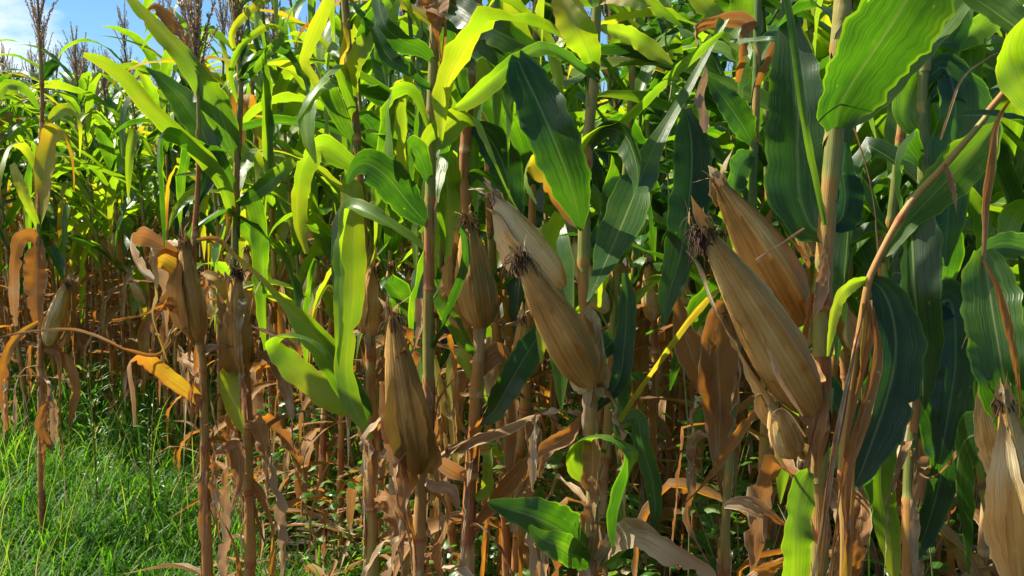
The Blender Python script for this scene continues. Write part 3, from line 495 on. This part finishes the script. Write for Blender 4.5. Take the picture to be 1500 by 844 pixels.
# -------- J and the right edge
J = Plant(1.18, 'corn plant at the picture edge with a big pale ear low on its stalk', [(1560, 844), (1556, 600), (1552, 350), (1550, 100), (1548, -20)], .014, .009, .5, seed=21, top=2.2)
J.ear((1515, 900), (1470, 580), 70, .62, dt=-.08, dd=-.05, silk=.2, flaps=1)
J.leaf([(1510, 830, 10), (1470, 720, 40), (1450, 640, 44), (1440, 590, 24), (1434, 560, 4)], .9, .8, dz=(0, -.02, -.02), mat=HUSK, curl=.6)
J.leaf([(1556, 410, 12), (1530, 385, 40), (1500, 368, 50), (1465, 362, 40), (1430, 372, 8)], .16, .22, dz=(0, -.02, -.04), gut=.3, roll=30)
J.leaf([(1438, 368, 30), (1446, 405, 74), (1456, 470, 84), (1468, 540, 84), (1482, 610, 60), (1492, 665, 8)], .20, .14, dz=(-.05, -.08, -.06), gut=.2, roll=14)
J.leaf([(1550, 260, 10), (1530, 220, 40), (1500, 185, 50), (1460, 170, 44), (1420, 168, 26), (1400, 172, 5)], .14, .16, dz=(0, .03, .06), roll=30)
J.leaf([(1550, 200, 10), (1520, 150, 54), (1494, 120, 60), (1478, 80, 54), (1488, 40, 46, -.03), (1515, 15, 30, -.06), (1540, 20, 8, -.06)], .36, .40, dz=(0, -.03, -.03))
J.leaf([(1552, 240, 10), (1530, 200, 8), (1500, 165, 5), (1470, 80, 5), (1440, 90, 5), (1410, 115, 5), (1392, 160, 5), (1378, 205, 3)], .92, .95, dz=(0, .05, .05), curl=1.2)
J.leaf([(1500, 120, 4), (1462, 175, 10), (1452, 230, 14), (1442, 300, 14), (1440, 370, 9), (1434, 420, 8), (1422, 475, 8), (1408, 512, 4)], .82, .96, dz=(0, -.05, -.06), curl=.8)
J.leaf([(1440, 380, 4), (1460, 420, 10), (1480, 500, 14), (1492, 570, 14), (1496, 640, 6)], .86, .84, dz=(-.12, -.13, -.13), curl=.8)
J.leaf([(1552, 320, 8), (1520, 300, 30), (1490, 310, 40), (1475, 350, 30), (1478, 380, 6)], .2, .3, dz=(0, .1, .1))
J.leaf([(1552, 120, 8), (1510, 60, 50), (1460, 20, 60), (1400, -20, 30)], .2, .25, dz=(0, .08, .1))
# -------- L: dark plant behind, right
Lp = Plant(1.75, 'shaded corn plant wrapped in dark green hanging leaves behind the broken rib', [(1330, 844), (1332, 700), (1340, 560), (1350, 380), (1352, 200), (1356, 20)], .013, .008, .35, seed=22, top=2.25)
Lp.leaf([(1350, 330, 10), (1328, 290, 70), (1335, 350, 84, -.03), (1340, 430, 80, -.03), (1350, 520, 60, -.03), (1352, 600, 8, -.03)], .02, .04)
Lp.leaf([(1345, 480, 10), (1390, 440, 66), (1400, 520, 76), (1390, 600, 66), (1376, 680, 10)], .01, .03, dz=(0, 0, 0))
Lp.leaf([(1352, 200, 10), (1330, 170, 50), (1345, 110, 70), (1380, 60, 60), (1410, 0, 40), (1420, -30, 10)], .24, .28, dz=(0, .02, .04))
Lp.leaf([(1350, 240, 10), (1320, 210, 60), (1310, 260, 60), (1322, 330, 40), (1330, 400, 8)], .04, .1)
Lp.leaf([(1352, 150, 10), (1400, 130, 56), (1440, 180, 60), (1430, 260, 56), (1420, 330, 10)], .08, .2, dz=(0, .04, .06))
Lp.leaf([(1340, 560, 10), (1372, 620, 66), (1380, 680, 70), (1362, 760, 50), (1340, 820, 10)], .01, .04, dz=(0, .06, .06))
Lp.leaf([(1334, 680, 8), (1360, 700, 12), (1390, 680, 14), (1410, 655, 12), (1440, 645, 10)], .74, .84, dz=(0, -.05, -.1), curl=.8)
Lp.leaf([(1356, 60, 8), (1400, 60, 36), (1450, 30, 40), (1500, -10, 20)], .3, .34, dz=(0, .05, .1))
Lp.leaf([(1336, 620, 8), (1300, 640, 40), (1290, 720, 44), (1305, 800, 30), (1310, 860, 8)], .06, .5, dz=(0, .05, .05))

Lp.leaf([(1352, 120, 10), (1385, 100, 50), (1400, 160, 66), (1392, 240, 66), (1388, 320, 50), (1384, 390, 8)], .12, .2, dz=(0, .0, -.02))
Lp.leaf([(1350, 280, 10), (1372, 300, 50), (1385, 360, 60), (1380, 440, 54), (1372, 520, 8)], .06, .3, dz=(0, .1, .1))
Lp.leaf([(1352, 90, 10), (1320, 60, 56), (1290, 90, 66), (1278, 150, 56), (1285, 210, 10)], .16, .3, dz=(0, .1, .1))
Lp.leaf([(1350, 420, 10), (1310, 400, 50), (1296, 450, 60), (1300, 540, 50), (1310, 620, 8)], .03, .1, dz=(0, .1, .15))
J.leaf([(1550, 480, 10), (1500, 440, 60), (1470, 480, 76), (1462, 560, 70), (1450, 640, 50), (1445, 700, 8)], .03, .1, dz=(0, .25, .3))
J.leaf([(1550, 700, 10), (1500, 660, 50), (1420, 640, 70), (1400, 700, 70), (1410, 780, 40), (1418, 840, 8)], .02, .1, dz=(0, .5, .6))
H.leaf([(1196, 690, 10), (1240, 660, 50), (1262, 700, 60), (1270, 770, 50), (1272, 850, 10)], .04, .1, dz=(0, .2, .25))
I.leaf([(1090, 420, 8), (1120, 380, 40), (1150, 400, 56), (1150, 470, 50), (1148, 540, 8)], .04, .1, dz=(0, -.1, -.1))
I.leaf([(1108, 100, 8), (1080, 60, 30), (1040, 20, 40), (1000, -20, 30)], .4, .44, dz=(0, .1, .1))
G.leaf([(866, 540, 8), (900, 500, 40), (905, 560, 44), (900, 620, 30), (905, 680, 8)], .03, .08, dz=(0, .1, .15))
G.leaf([(860, 360, 8), (890, 330, 40), (905, 280, 44), (945, 300, 30), (955, 350, 8)], .05, .12, dz=(0, .15, .2))
F.leaf([(694, 560, 8), (730, 520, 40), (745, 580, 44), (742, 660, 34), (750, 730, 8)], .86, .9, dz=(0, .05, .05))
F.leaf([(688, 640, 8), (650, 600, 36), (640, 660, 40), (645, 740, 30), (640, 820, 8)], .85, .9, dz=(0, .1, .12), curl=.4)
D.leaf([(545, 560, 8), (570, 520, 30), (590, 580, 40), (588, 660, 30), (580, 740, 8)], .84, .92, dz=(0, .1, .12), curl=.4)

# dead lower leaves, loose sheaths and shreds that the front plants carry below their ears
def clutter(pl, zlo, zhi, n, seed, nshred=4, green=0):
    rg = random.Random(seed); K = np.array(pl.P); K = K[np.argsort(K[:, 2])]
    at = lambda z: np.array([np.interp(z, K[:, 2], K[:, 0]), np.interp(z, K[:, 2], K[:, 1]), z])
    for k in range(n + green):
        gr = k >= n; z = rg.uniform(zlo, zhi) if not gr else rg.uniform(1.35, 2.05); a = rg.uniform(0, 6.28) if not gr else rg.uniform(.1, 3.0); Ln = rg.uniform(.2, .42) if not gr else rg.uniform(.3, .55); e = rg.uniform(-.2, .8) if not gr else rg.uniform(.6, 1.2); m = 40; C = [at(z)]; kp = rg.uniform(.1, .45); aa = a; drop = rg.uniform(1.5, 4)
        for i in range(m - 1):
            t_ = i / m; e -= drop / m * (.4 + t_)
            if abs(t_ - kp) < .5 / m: e = min(e, .1) - rg.uniform(.5, 1.3)
            e = max(e, -1.52); aa += rg.gauss(0, .07); C.append(C[-1] + np.array([math.cos(aa) * math.cos(e), math.sin(aa) * math.cos(e), math.sin(e)]) * Ln / (m - 1))
        t = np.linspace(0, 1, m); mb = MB(); w = rg.uniform(.015, .042) if not gr else rg.uniform(.028, .06); a0 = rg.uniform(.74, 1.06) if not gr else rg.uniform(.05, .42)
        ribbon(mb, np.array(C), w * np.interp(t, [0, .06, .3, .6, .85, 1], [.5, .6, .9, 1, .6, .05]), (-math.sin(a), math.cos(a), 0), np.full(m, a0) + .12 * t, rg, nv=7, gutter=.4, ruffle=.2 if gr else .45, rolls=rg.uniform(-.5, .5) + rg.uniform(-2.5, 2.5) * t, freq=6, curl=0 if gr else rg.uniform(.3, 1.2), tears=5 if not gr else 1)
        mb.build('leaf', LEAF, pl.root, pl.org)
    z = zlo - .45 + rg.uniform(0, .1)
    while z < min(1.95, K[-1, 2] - .12):                                                     # sheaths wrapping the internodes, split down one side
        hgt = rg.uniform(.09, .15); a = rg.uniform(0, 6.28); rd = np.array([math.cos(a), math.sin(a), 0]); rr = np.interp(z, [0, K[-1, 2]], [pl.r0, pl.r1]); n_ = 16; t = np.linspace(0, 1, n_)
        C = np.array([at(z + hgt * q) + rd * rr * (1.07 + .5 * max(0, q - .8)) for q in t]); cu = rg.uniform(2.1, 2.9); mb = MB()
        ribbon(mb, C, 2 * rr * 1.07 * cu * np.interp(t, [0, .6, .92, 1], [1, 1, .9, .5]), (-rd[1], rd[0], 0), (rg.uniform(.5, 1.0) if z < 1.1 else rg.uniform(.05, .5)) + 0 * t, rg, nv=13, gutter=0, ruffle=.02, curl=cu, tears=1)
        mb.build('sheath', STALK, pl.root, pl.org); z += hgt + rg.uniform(.02, .12)
    for k in range(nshred):                                             # papery sheath strips peeling off the stalk
        z = rg.uniform(zlo, zhi + .2); a = rg.uniform(0, 6.28); rd = np.array([math.cos(a), math.sin(a), 0]); Ln = rg.uniform(.08, .22); p = at(z); up = rg.choice((-1, 1)); off = rg.uniform(.01, .07)
        C = spline([p + rd * .013, p + rd * (.016 + off * .2) + [0, 0, up * Ln * .5], p + rd * (.016 + off) + [0, 0, up * Ln * .9]], 14); t = np.linspace(0, 1, 14); mb = MB()
        ribbon(mb, C, rg.uniform(.008, .028) * np.interp(t, [0, .5, 1], [1, .8, .05]), (-rd[1], rd[0], 0), rg.uniform(.8, 1.05) + 0 * t, rg, nv=5, ruffle=.2, rolls=rg.uniform(-1, 1) * t, curl=rg.uniform(.6, 1.3))
        mb.build('sheath', LEAF, pl.root, pl.org)
for q, (pl, zl, zh, n_, ns_, g_) in enumerate(((A, .35, 1.1, 12, 4, 2), (B, .7, 1.3, 9, 5, 4), (Cc, .65, 1.25, 12, 6, 6), (D, .7, 1.25, 10, 6, 7), (E, .75, 1.25, 8, 7, 7), (F, .75, 1.2, 11, 7, 7), (G, .8, 1.15, 7, 7, 3), (H, .9, 1.2, 4, 7, 0), (I, .6, 1.2, 7, 5, 5), (J, 1.0, 1.3, 2, 3, 0), (Lp, .7, 1.2, 7, 5, 4))): clutter(pl, zl, zh, n_, 300 + q, ns_, g_)

# ---------------------------------------------------------------- whole plants grown by rule, for the rows behind
def grow(seed, h, dry, green, ears=1, tassel=True, lod=1.0):
    """a full corn plant at the origin; dry = how far up the dead leaves reach"""
    rng = random.Random(seed); root = empty('corn_plant', (0, 0, 0)); lean = (rng.uniform(-.06, .06), rng.uniform(-.06, .06))
    P = [np.array([lean[0] * z ** 1.5 + .012 * math.sin(z * 3 + seed), lean[1] * z ** 1.5, z]) for z in np.linspace(0, h, 7)]
    mb = MB(); stalk_mesh(mb, P, .0145, .005, lambda u: .85 - .75 * u if u > .3 else .66, rng); mb.build('stalk', STALK, root)
    nl = 18 if seed < 106 else 22; az = rng.uniform(0, 3.14); K = np.array(P)
    at = lambda z: np.array([np.interp(z, K[:, 2], K[:, 0]), np.interp(z, K[:, 2], K[:, 1]), z])
    for k in range(nl):
        z = .18 + (h - .30) * k / (nl - 1); f = z / h; a = az + (k % 2) * math.pi + rng.gauss(0, .35); Ln = rng.uniform(.55, .80) * (1 - .45 * max(0, f - .75) / .25) * (1.0 if f > .3 else .75); wmax = rng.uniform(.07, .105) if seed < 106 else rng.uniform(.05, .08) * (1 - .3 * max(0, f - .8) / .2)
        dead = z < dry + rng.gauss(0, .12)
        if dead: el = rng.uniform(.1, .7); drop = rng.uniform(2.8, 4.5); tone0 = rng.uniform(.72, .9); tone1 = rng.uniform(.76, 1.0); wmax *= rng.uniform(.5, .95)
        else: el = rng.uniform(.85, 1.25); drop = rng.uniform(1.0, 2.7); tone0 = max(0, rng.gauss(green, .09)); tone1 = tone0 + rng.choice([0, .04, .1, .1, .3, .4])
        kink = rng.random() < (.5 if dead else .35); kp = rng.uniform(.25, .6); n = 26; C = [at(z)]; e = el; aa = a
        for i in range(n - 1):
            t = i / n; e -= drop / n * (.4 + 1.2 * t)
            if kink and abs(t - kp) < .5 / n: e = min(e, 0) - rng.uniform(.6, 1.4)
            e = max(e, -1.5); aa += rng.gauss(0, .03); C.append(C[-1] + np.array([math.cos(aa) * math.cos(e), math.sin(aa) * math.cos(e), math.sin(e)]) * Ln / n)
        C = np.array(C); C[:, 2] = np.maximum(C[:, 2], .02); t = np.linspace(0, 1, n); wd = wmax * np.interp(t, [0, .05, .2, .5, .75, .92, 1], [.5, .6, .92, 1, .74, .3, .03])
        m = MB(); ribbon(m, C, wd, (-math.sin(a), math.cos(a), 0), tone0 + (tone1 - tone0) * t ** 1.5, rng, nv=7, gutter=.3, ruffle=.13, rolls=rng.uniform(-.3, .3) + rng.uniform(-1.2, 1.2) * t ** 2, freq=5, curl=(rng.uniform(.3, 1.1) if dead else 0), clasp=.5 * (not dead), tears=5 if dead else rng.choice((0, 1, 2)))
        m.build('leaf', LEAF, root)
    for e_ in range(ears):
        z = rng.uniform(.85, 1.15) - .2 * e_; a = az + e_ * math.pi + rng.uniform(-.3, .3); p = at(z) + np.array([math.cos(a), math.sin(a), 0]) * .02; q = p + np.array([math.cos(a) * .09, math.sin(a) * .09, rng.uniform(.17, .21)])
        make_ear(root, (0, 0, 0), p, q, rng.uniform(.024, .03), rng.uniform(.4, .9), rng, (math.cos(a), math.sin(a), 0), silk=.3, flaps=1)
    if tassel: make_tassel(root, (0, 0, 0), at(h) - np.array([0, 0, .03]), rng.uniform(.28, .38), rng, spread=rng.uniform(.12, .4), nb=rng.randint(9, 14), lean=(rng.uniform(-.08, .08), rng.uniform(-.08, .08)))
    return root
protos = [grow(100 + k, random.Random(k).uniform(1.95, 2.3), random.Random(k + 50).choice([.85, 1.0, 1.15]) - (.1 if k > 5 else 0), [.04, .10, .20, .06, .26, .14, .22, .30, .26, .37, .24, .28][k], ears=1 + (k % 3 == 0)) for k in range(12)]
def kids(o): return list(o.children)
KID = {p.name: [(c, kids(c)) for c in kids(p)] for p in protos}
used = set()
def place(proto, x, y, rz, sc):
    if proto.name not in used: used.add(proto.name); r = proto
    else:
        r = proto.copy(); COL.objects.link(r)
        for c, g in KID[proto.name]:
            d = c.copy(); COL.objects.link(d); d.parent = r
            for q in g: e = q.copy(); COL.objects.link(e); e.parent = d
    r.location = (x, y, 0); r.rotation_euler = (0, 0, rz); r.scale = (sc, sc, sc)
    return r
rng = random.Random(77); spots = []
u = np.array([-.58, .81]); nrm = np.array([.81, .58]); o0 = np.array([.54, 1.2])
for k in range(0, 26):
    for s_ in np.arange(-4, 34, .20):
        p = o0 + u * s_ + nrm * k * .72 + np.array([rng.gauss(0, .04), rng.gauss(0, .04)]); x, y = p
        if y < 1.0: continue
        px = CX + FOC * x / y
        if px < -160 or px > 1680: continue
        if k == 0 and y < 4.7: continue
        edge = 5.7 if px < 300 else 4.2 if px < 420 else 2.75 if px < 1000 else 2.1
        if y < edge: continue
        if 1560 > px and y < 2.0: continue
        if 880 < px < 1120 and y < 3.1: continue
        spots.append((y, x, px))
spots.sort()
near = [q for q in spots if q[0] < (7.4 if q[2] < 640 else 5.2)]; rest = [q for q in spots if q not in near]
left_far = [q for q in rest if q[2] < 640 or q[0] < 7]; keep = near + left_far[:max(0, 285 - len(near))]
print('near', len(near), 'kept', len(keep), 'spots', len(spots))
for i, (y, x, px) in enumerate(keep):
    warm = px < 420
    k = rng.randrange(6, 12) if rng.random() < (.7 if warm else .45 if px < 640 else .15) else rng.randrange(0, 6)  # right side favours dark green plants: canopy shade put into leaf colour
    r = place(protos[k], x, y, rng.uniform(0, 6.28), rng.uniform(.92, 1.08) * (1.0 if y > 3 else 1.04))
    tag(r, 'corn plant crowded in the green and yellow rows behind the front row', 'corn plant', 'corn plants of the rows behind')
for p in protos:
    if p.name not in used: place(p, 6 + random.random(), 9, 0, 1); tag(p, 'corn plant crowded in the green and yellow rows behind the front row', 'corn plant', 'corn plants of the rows behind')
# far rows past the first three hundred: one object
def far_rows():
    rg = random.Random(5); mb = MB(); ks = set((round(q[0], 3), round(q[1], 3)) for q in keep)
    pts = [q for q in rest if (round(q[0], 3), round(q[1], 3)) not in ks and q[0] < 24]
    pts = [q for q in pts if q[2] < 640 or rg.random() < .35]
    pts = pts[:620]
    for (y, x, px) in pts:
        h = rg.uniform(1.95, 2.35); b = np.array([x, y, 0.]); tube(mb, np.array([b, b + [0, 0, h * .5], b + [rg.uniform(-.08, .08), rg.uniform(-.08, .08), h]]), np.array([.014, .012, .006]), .3, nv=4)
        for k in range(9):
            z = h * (.35 + .6 * k / 9); a = rg.uniform(0, 6.28); Ln = rg.uniform(.45, .7); e = rg.uniform(.9, 1.3); C = [b + [0, 0, z]]; n = 8; dr = rg.uniform(1.5, 3)
            for i in range(n - 1): C.append(C[-1] + np.array([math.cos(a) * math.cos(e), math.sin(a) * math.cos(e), math.sin(e)]) * Ln / n); e = max(-1.4, e - dr / n * (.5 + i / n * 1.2))
            t = np.linspace(0, 1, n); ribbon(mb, np.array(C), .075 * np.interp(t, [0, .3, .6, 1], [.4, 1, .9, .05]), (-math.sin(a), math.cos(a), 0), np.full(n, rg.choice([.1, .18, .24, .3, .34, .42])), rg, nv=3, gutter=.3, ruffle=.05, roll=rg.uniform(-.4, .4))
        for q in range(6):
            d = np.array([rg.gauss(0, .12), rg.gauss(0, .12), 1.0]); tube(mb, np.array([b + [0, 0, h - .05], b + [0, 0, h] + d * .15, b + [0, 0, h] + d * .3]), np.array([.004, .005, .002]), .9, nv=3)
    o = mb.build('distant_corn', LEAF); tag(o, 'mass of yellow green corn tops in the far rows under the sky', 'corn field', kind='stuff')
far_rows()

# ---------------------------------------------------------------- grass, litter, weeds
def blades(name, region, count, hl, wl, ages, seed, label, cat, bend=(.3, 1.2), mat=GRASS):
    rs = np.random.RandomState(seed); xy = region(rs, count); n = len(xy); ns = 6
    h = rs.uniform(*hl, n) * (.75 + .5 * rs.rand(n)); az = rs.uniform(0, 6.28, n); bd = rs.uniform(*bend, n); w = rs.uniform(*wl, n)
    t = np.linspace(0, 1, ns); ang = bd[:, None] * t[None, :] ** 1.4 * 1.5 + rs.uniform(0, .35, n)[:, None]
    dx = np.cumsum(np.sin(ang), 1) / ns * h[:, None]; dz = np.cumsum(np.cos(ang), 1) / ns * h[:, None]; dx -= dx[:, :1]; dz -= dz[:, :1]
    cx = xy[:, 0:1] + dx * np.cos(az)[:, None]; cy = xy[:, 1:2] + dx * np.sin(az)[:, None]; sd = az + math.pi / 2 + rs.uniform(-.6, .6, n)
    ww = w[:, None] * np.interp(t, [0, .4, .8, 1], [.7, 1, .6, .05])[None, :] / 2
    V = np.stack([np.stack([cx - ww * np.cos(sd)[:, None], cy - ww * np.sin(sd)[:, None], dz], -1), np.stack([cx + ww * np.cos(sd)[:, None], cy + ww * np.sin(sd)[:, None], dz], -1)], 2).reshape(-1, 3)
    f = grid_faces(ns, 2); Fc = (f[None] + (np.arange(n) * ns * 2)[:, None, None]).reshape(-1, 4)
    U = np.tile(np.stack([np.tile([.2, .8], ns), np.repeat(t, 2)], -1), (n, 1)); A_ = np.repeat(np.clip(rs.normal(ages[0], ages[1], n), 0, 1), ns * 2)
    mb = MB(); mb.add(V, Fc, U, A_); o = mb.build(name, mat); tag(o, label, cat, kind='stuff'); return o
def verge(rs, n):
    y = rs.uniform(3.0, 7.0, n * 2); x = rs.uniform(-4.6, -.35, n * 2); px = CX + FOC * x / y
    p = np.clip((330 - px) / 60, 0, 1) * np.clip((7 - y) / 1.8, 0, 1) * (px > -250)
    clump = .5 + .62 * np.sin(x * 7 + np.sin(y * 5) * 2) * np.sin(y * 6 + x * 3)
    m = rs.rand(n * 2) < p * (.22 + .78 * clump); return np.stack([x[m], y[m]], -1)
def undergrowth(rs, n):
    y = rs.uniform(2.2, 7, n * 2); x = rs.uniform(-1.6, 3.2, n * 2); px = CX + FOC * x / y; cl = np.sin(x * 4.1 + 1) * np.sin(y * 3.3)
    m = (px > 300) & (px < 1600) & (rs.rand(n * 2) < np.clip(.35 + cl, 0, 1) * np.where(px < 640, 1, .75)); return np.stack([x[m], y[m]], -1)
blades('grass', verge, 64000, (.10, .28), (.004, .010), (.2, .2), 3, 'lush bright green grass of the field verge in front of the corn', 'grass')
def shade_edge(rs, n):
    y = rs.uniform(4.9, 7.6, n * 2); x = rs.uniform(-4.2, -.7, n * 2); px = CX + FOC * x / y; m = (px < 420) & (rs.rand(n * 2) < np.clip((y - 4.8), .1, 1) * (.3 + .7 * (np.sin(x * 5 + 1) * np.sin(y * 4) > -.2))); return np.stack([x[m], y[m]], -1)
blades('edge_weeds', shade_edge, 6000, (.2, .5), (.006, .015), (.3, .3), 12, 'tall dark green grass and weeds at the foot of the far corn row', 'weeds', bend=(.1, .9))
blades('tall_grass', verge, 800, (.45, .7), (.002, .004), (.8, .12), 8, 'thin straw coloured seed stems standing over the green verge', 'grass', bend=(.2, .8))
blades('weedy_undergrowth', undergrowth, 30000, (.12, .42), (.004, .009), (.35, .2), 6, 'patchy green grass growing in the shade under the corn', 'undergrowth')
def litter():
    rg = random.Random(9); mb = MB()
    for k in range(1700):
        y = rg.uniform(1.6, 7.5); px = rg.uniform(300, 1600); x = (px - CX) / FOC * y; z = rg.uniform(.01, .3); a = rg.uniform(0, 6.28); L_ = rg.uniform(.12, .45); d = np.array([math.cos(a), math.sin(a), rg.uniform(-.1, .35)])
        p = np.array([x, y, z]); C = spline([p, p + d * L_ * .5 + [rg.gauss(0, .03), rg.gauss(0, .03), rg.uniform(0, .05)], p + d * L_ * .95 - [0, 0, .03]], 9)
        ribbon(mb, C, rg.uniform(.015, .05) * np.interp(np.linspace(0, 1, 9), [0, .3, .7, 1], [.4, 1, .8, .1]), (-math.sin(a), math.cos(a), .2), np.full(9, rg.uniform(.74, 1)), rg, nv=5, curl=rg.uniform(.6, 1.4), ruffle=.1)
    o = mb.build('leaf_litter', LEAF); tag(o, 'dry brown corn leaves littering the soil under the stalks', 'leaf litter', kind='stuff')
litter()
def small_leaf(mb, p, d, L_, w, age_tone, rg):
    d = d / np.linalg.norm(d); s = np.cross(d, [0, 0, 1]); s /= np.linalg.norm(s) + 1e-9; C = spline([p, p + d * L_ * .5 + [0, 0, L_ * .08], p + d * L_ - [0, 0, L_ * .12]], 8)
    ribbon(mb, C, w * np.interp(np.linspace(0, 1, 8), [0, .15, .4, .7, 1], [.15, .75, 1, .65, .04]), s, np.full(8, age_tone), rg, nv=5, gutter=.2, ruffle=.05, roll=rg.uniform(-.5, .5))
def weed(px, py, d, h, label, seed, nleaf=26, L_=.06, w=.04, stems=3, spread=.25, group='leafy weeds under the corn', cat='weed', name='broadleaf_weed'):
    """base stands on the ground below the sight line, top at about height h"""
    rg = random.Random(seed); c = W3(px, py, d); b = np.array([c[0], c[1], 0.]); root = empty(name, tuple(b)); tag(root, label, cat, group)
    st = MB(); lf = MB()
    for s_ in range(stems):
        a = rg.uniform(0, 6.28); top = np.array([math.cos(a) * spread * rg.random(), math.sin(a) * spread * rg.random(), h * rg.uniform(.75, 1)]); C = spline([np.zeros(3), top * [.3, .3, .5], top], 16); tube(st, C, np.linspace(.004, .0012, 16), .2, nv=5)
        for k in range(nleaf):
            f = .15 + .85 * k / nleaf; p = C[int(f * 15)]; aa = k * 2.4 + rg.random(); small_leaf(lf, p + np.array([math.cos(aa), math.sin(aa), .2]) * rg.uniform(.005, .05), np.array([math.cos(aa), math.sin(aa), rg.uniform(-.1, .6)]), L_ * rg.uniform(.5, 1.1), w * rg.uniform(.6, 1.1), rg.uniform(.15, .7), rg)
    st.build('stem', STALK, root); lf.build('foliage', WEED, root); return root
weed(830, 600, 3.0, .95, 'leafy green weed showing behind the fat slanting ear in the middle', 31, 34, .065, .045, 5, .35)
weed(720, 620, 3.6, .7, 'leafy weed behind the plump closed ear, low and half shaded', 32, 30, .06, .04, 4, .3)
weed(960, 700, 3.1, .75, 'dark leafy weed under the thin yellow slanting leaf', 33, 34, .07, .04, 5, .4)
weed(1095, 660, 2.9, .8, 'shaded leafy weed below the long overlapping tan ears', 34, 30, .07, .045, 4, .35)
weed(1415, 750, 2.1, .85, 'small leafy weed beside the big ear at the right edge', 35, 22, .06, .035, 3, .2)
weed(470, 720, 3.8, .5, 'low leafy weed between the bare stalks above the grass', 36, 26, .05, .03, 4, .4)
for q_, (x_, y_, d_, h_) in enumerate(((560, 700, 3.6, .6), (610, 640, 4.2, .7), (780, 760, 2.9, .5), (880, 640, 3.5, .9), (1010, 760, 2.7, .55), (1050, 640, 3.4, .85), (1140, 760, 2.5, .5), (1290, 700, 2.7, .7), (1370, 780, 2.3, .5), (400, 640, 4.4, .7), (500, 620, 4.8, .8))):
    weed(x_, y_, d_, h_, 'leafy green weed in the shade between the corn stalks', 60 + q_, 30, .065, .042, 5, .35)
weed(660, 790, 3.4, .4, 'low leafy weed at the foot of the ragged husk', 37, 26, .05, .03, 4, .3)
weed(135, 540, 4.6, .95, 'feathery narrow leaved weed standing in the shadow beside the grass', 38, 70, .07, .008, 2, .05, group=None, name='feathery_weed')
weed(215, 600, 4.5, .6, 'feathery dark weed beside the dry orange leaves over the grass', 39, 50, .06, .009, 3, .15, group=None, name='feathery_weed')
def vine():
    rg = random.Random(41); d = 2.75; pts = [W3(x, y, d + dd) for x, y, dd in ((1010, 700, 0), (1000, 520, .05), (985, 330, 0), (975, 200, -.04), (985, 110, 0), (975, 50, .05), (1000, 0, 0), (960, -40, 0))]
    b = np.array([pts[0][0], pts[0][1], 0.]); pts = [b] + pts; root = empty('climbing_vine', tuple(b)); tag(root, 'climbing vine with small round leaves winding up between the corn tops', 'vine')
    C = spline(pts, 90); st = MB(); tube(st, C, np.full(90, .0025), .2, nv=5); st.build('stem', STALK, root, b); lf = MB()
    for k in range(150):
        p = C[int(90 * (.35 + .65 * rg.random() ** .6)) - 1] + np.array([rg.gauss(0, .055), rg.gauss(0, .05), rg.gauss(0, .04)]); a = rg.uniform(0, 6.28); small_leaf(lf, p, np.array([math.cos(a), math.sin(a), rg.uniform(-.6, .5)]), rg.uniform(.03, .06), rg.uniform(.03, .05), rg.uniform(.1, .6), rg)
    lf.build('foliage', WEED, root, b)
vine()
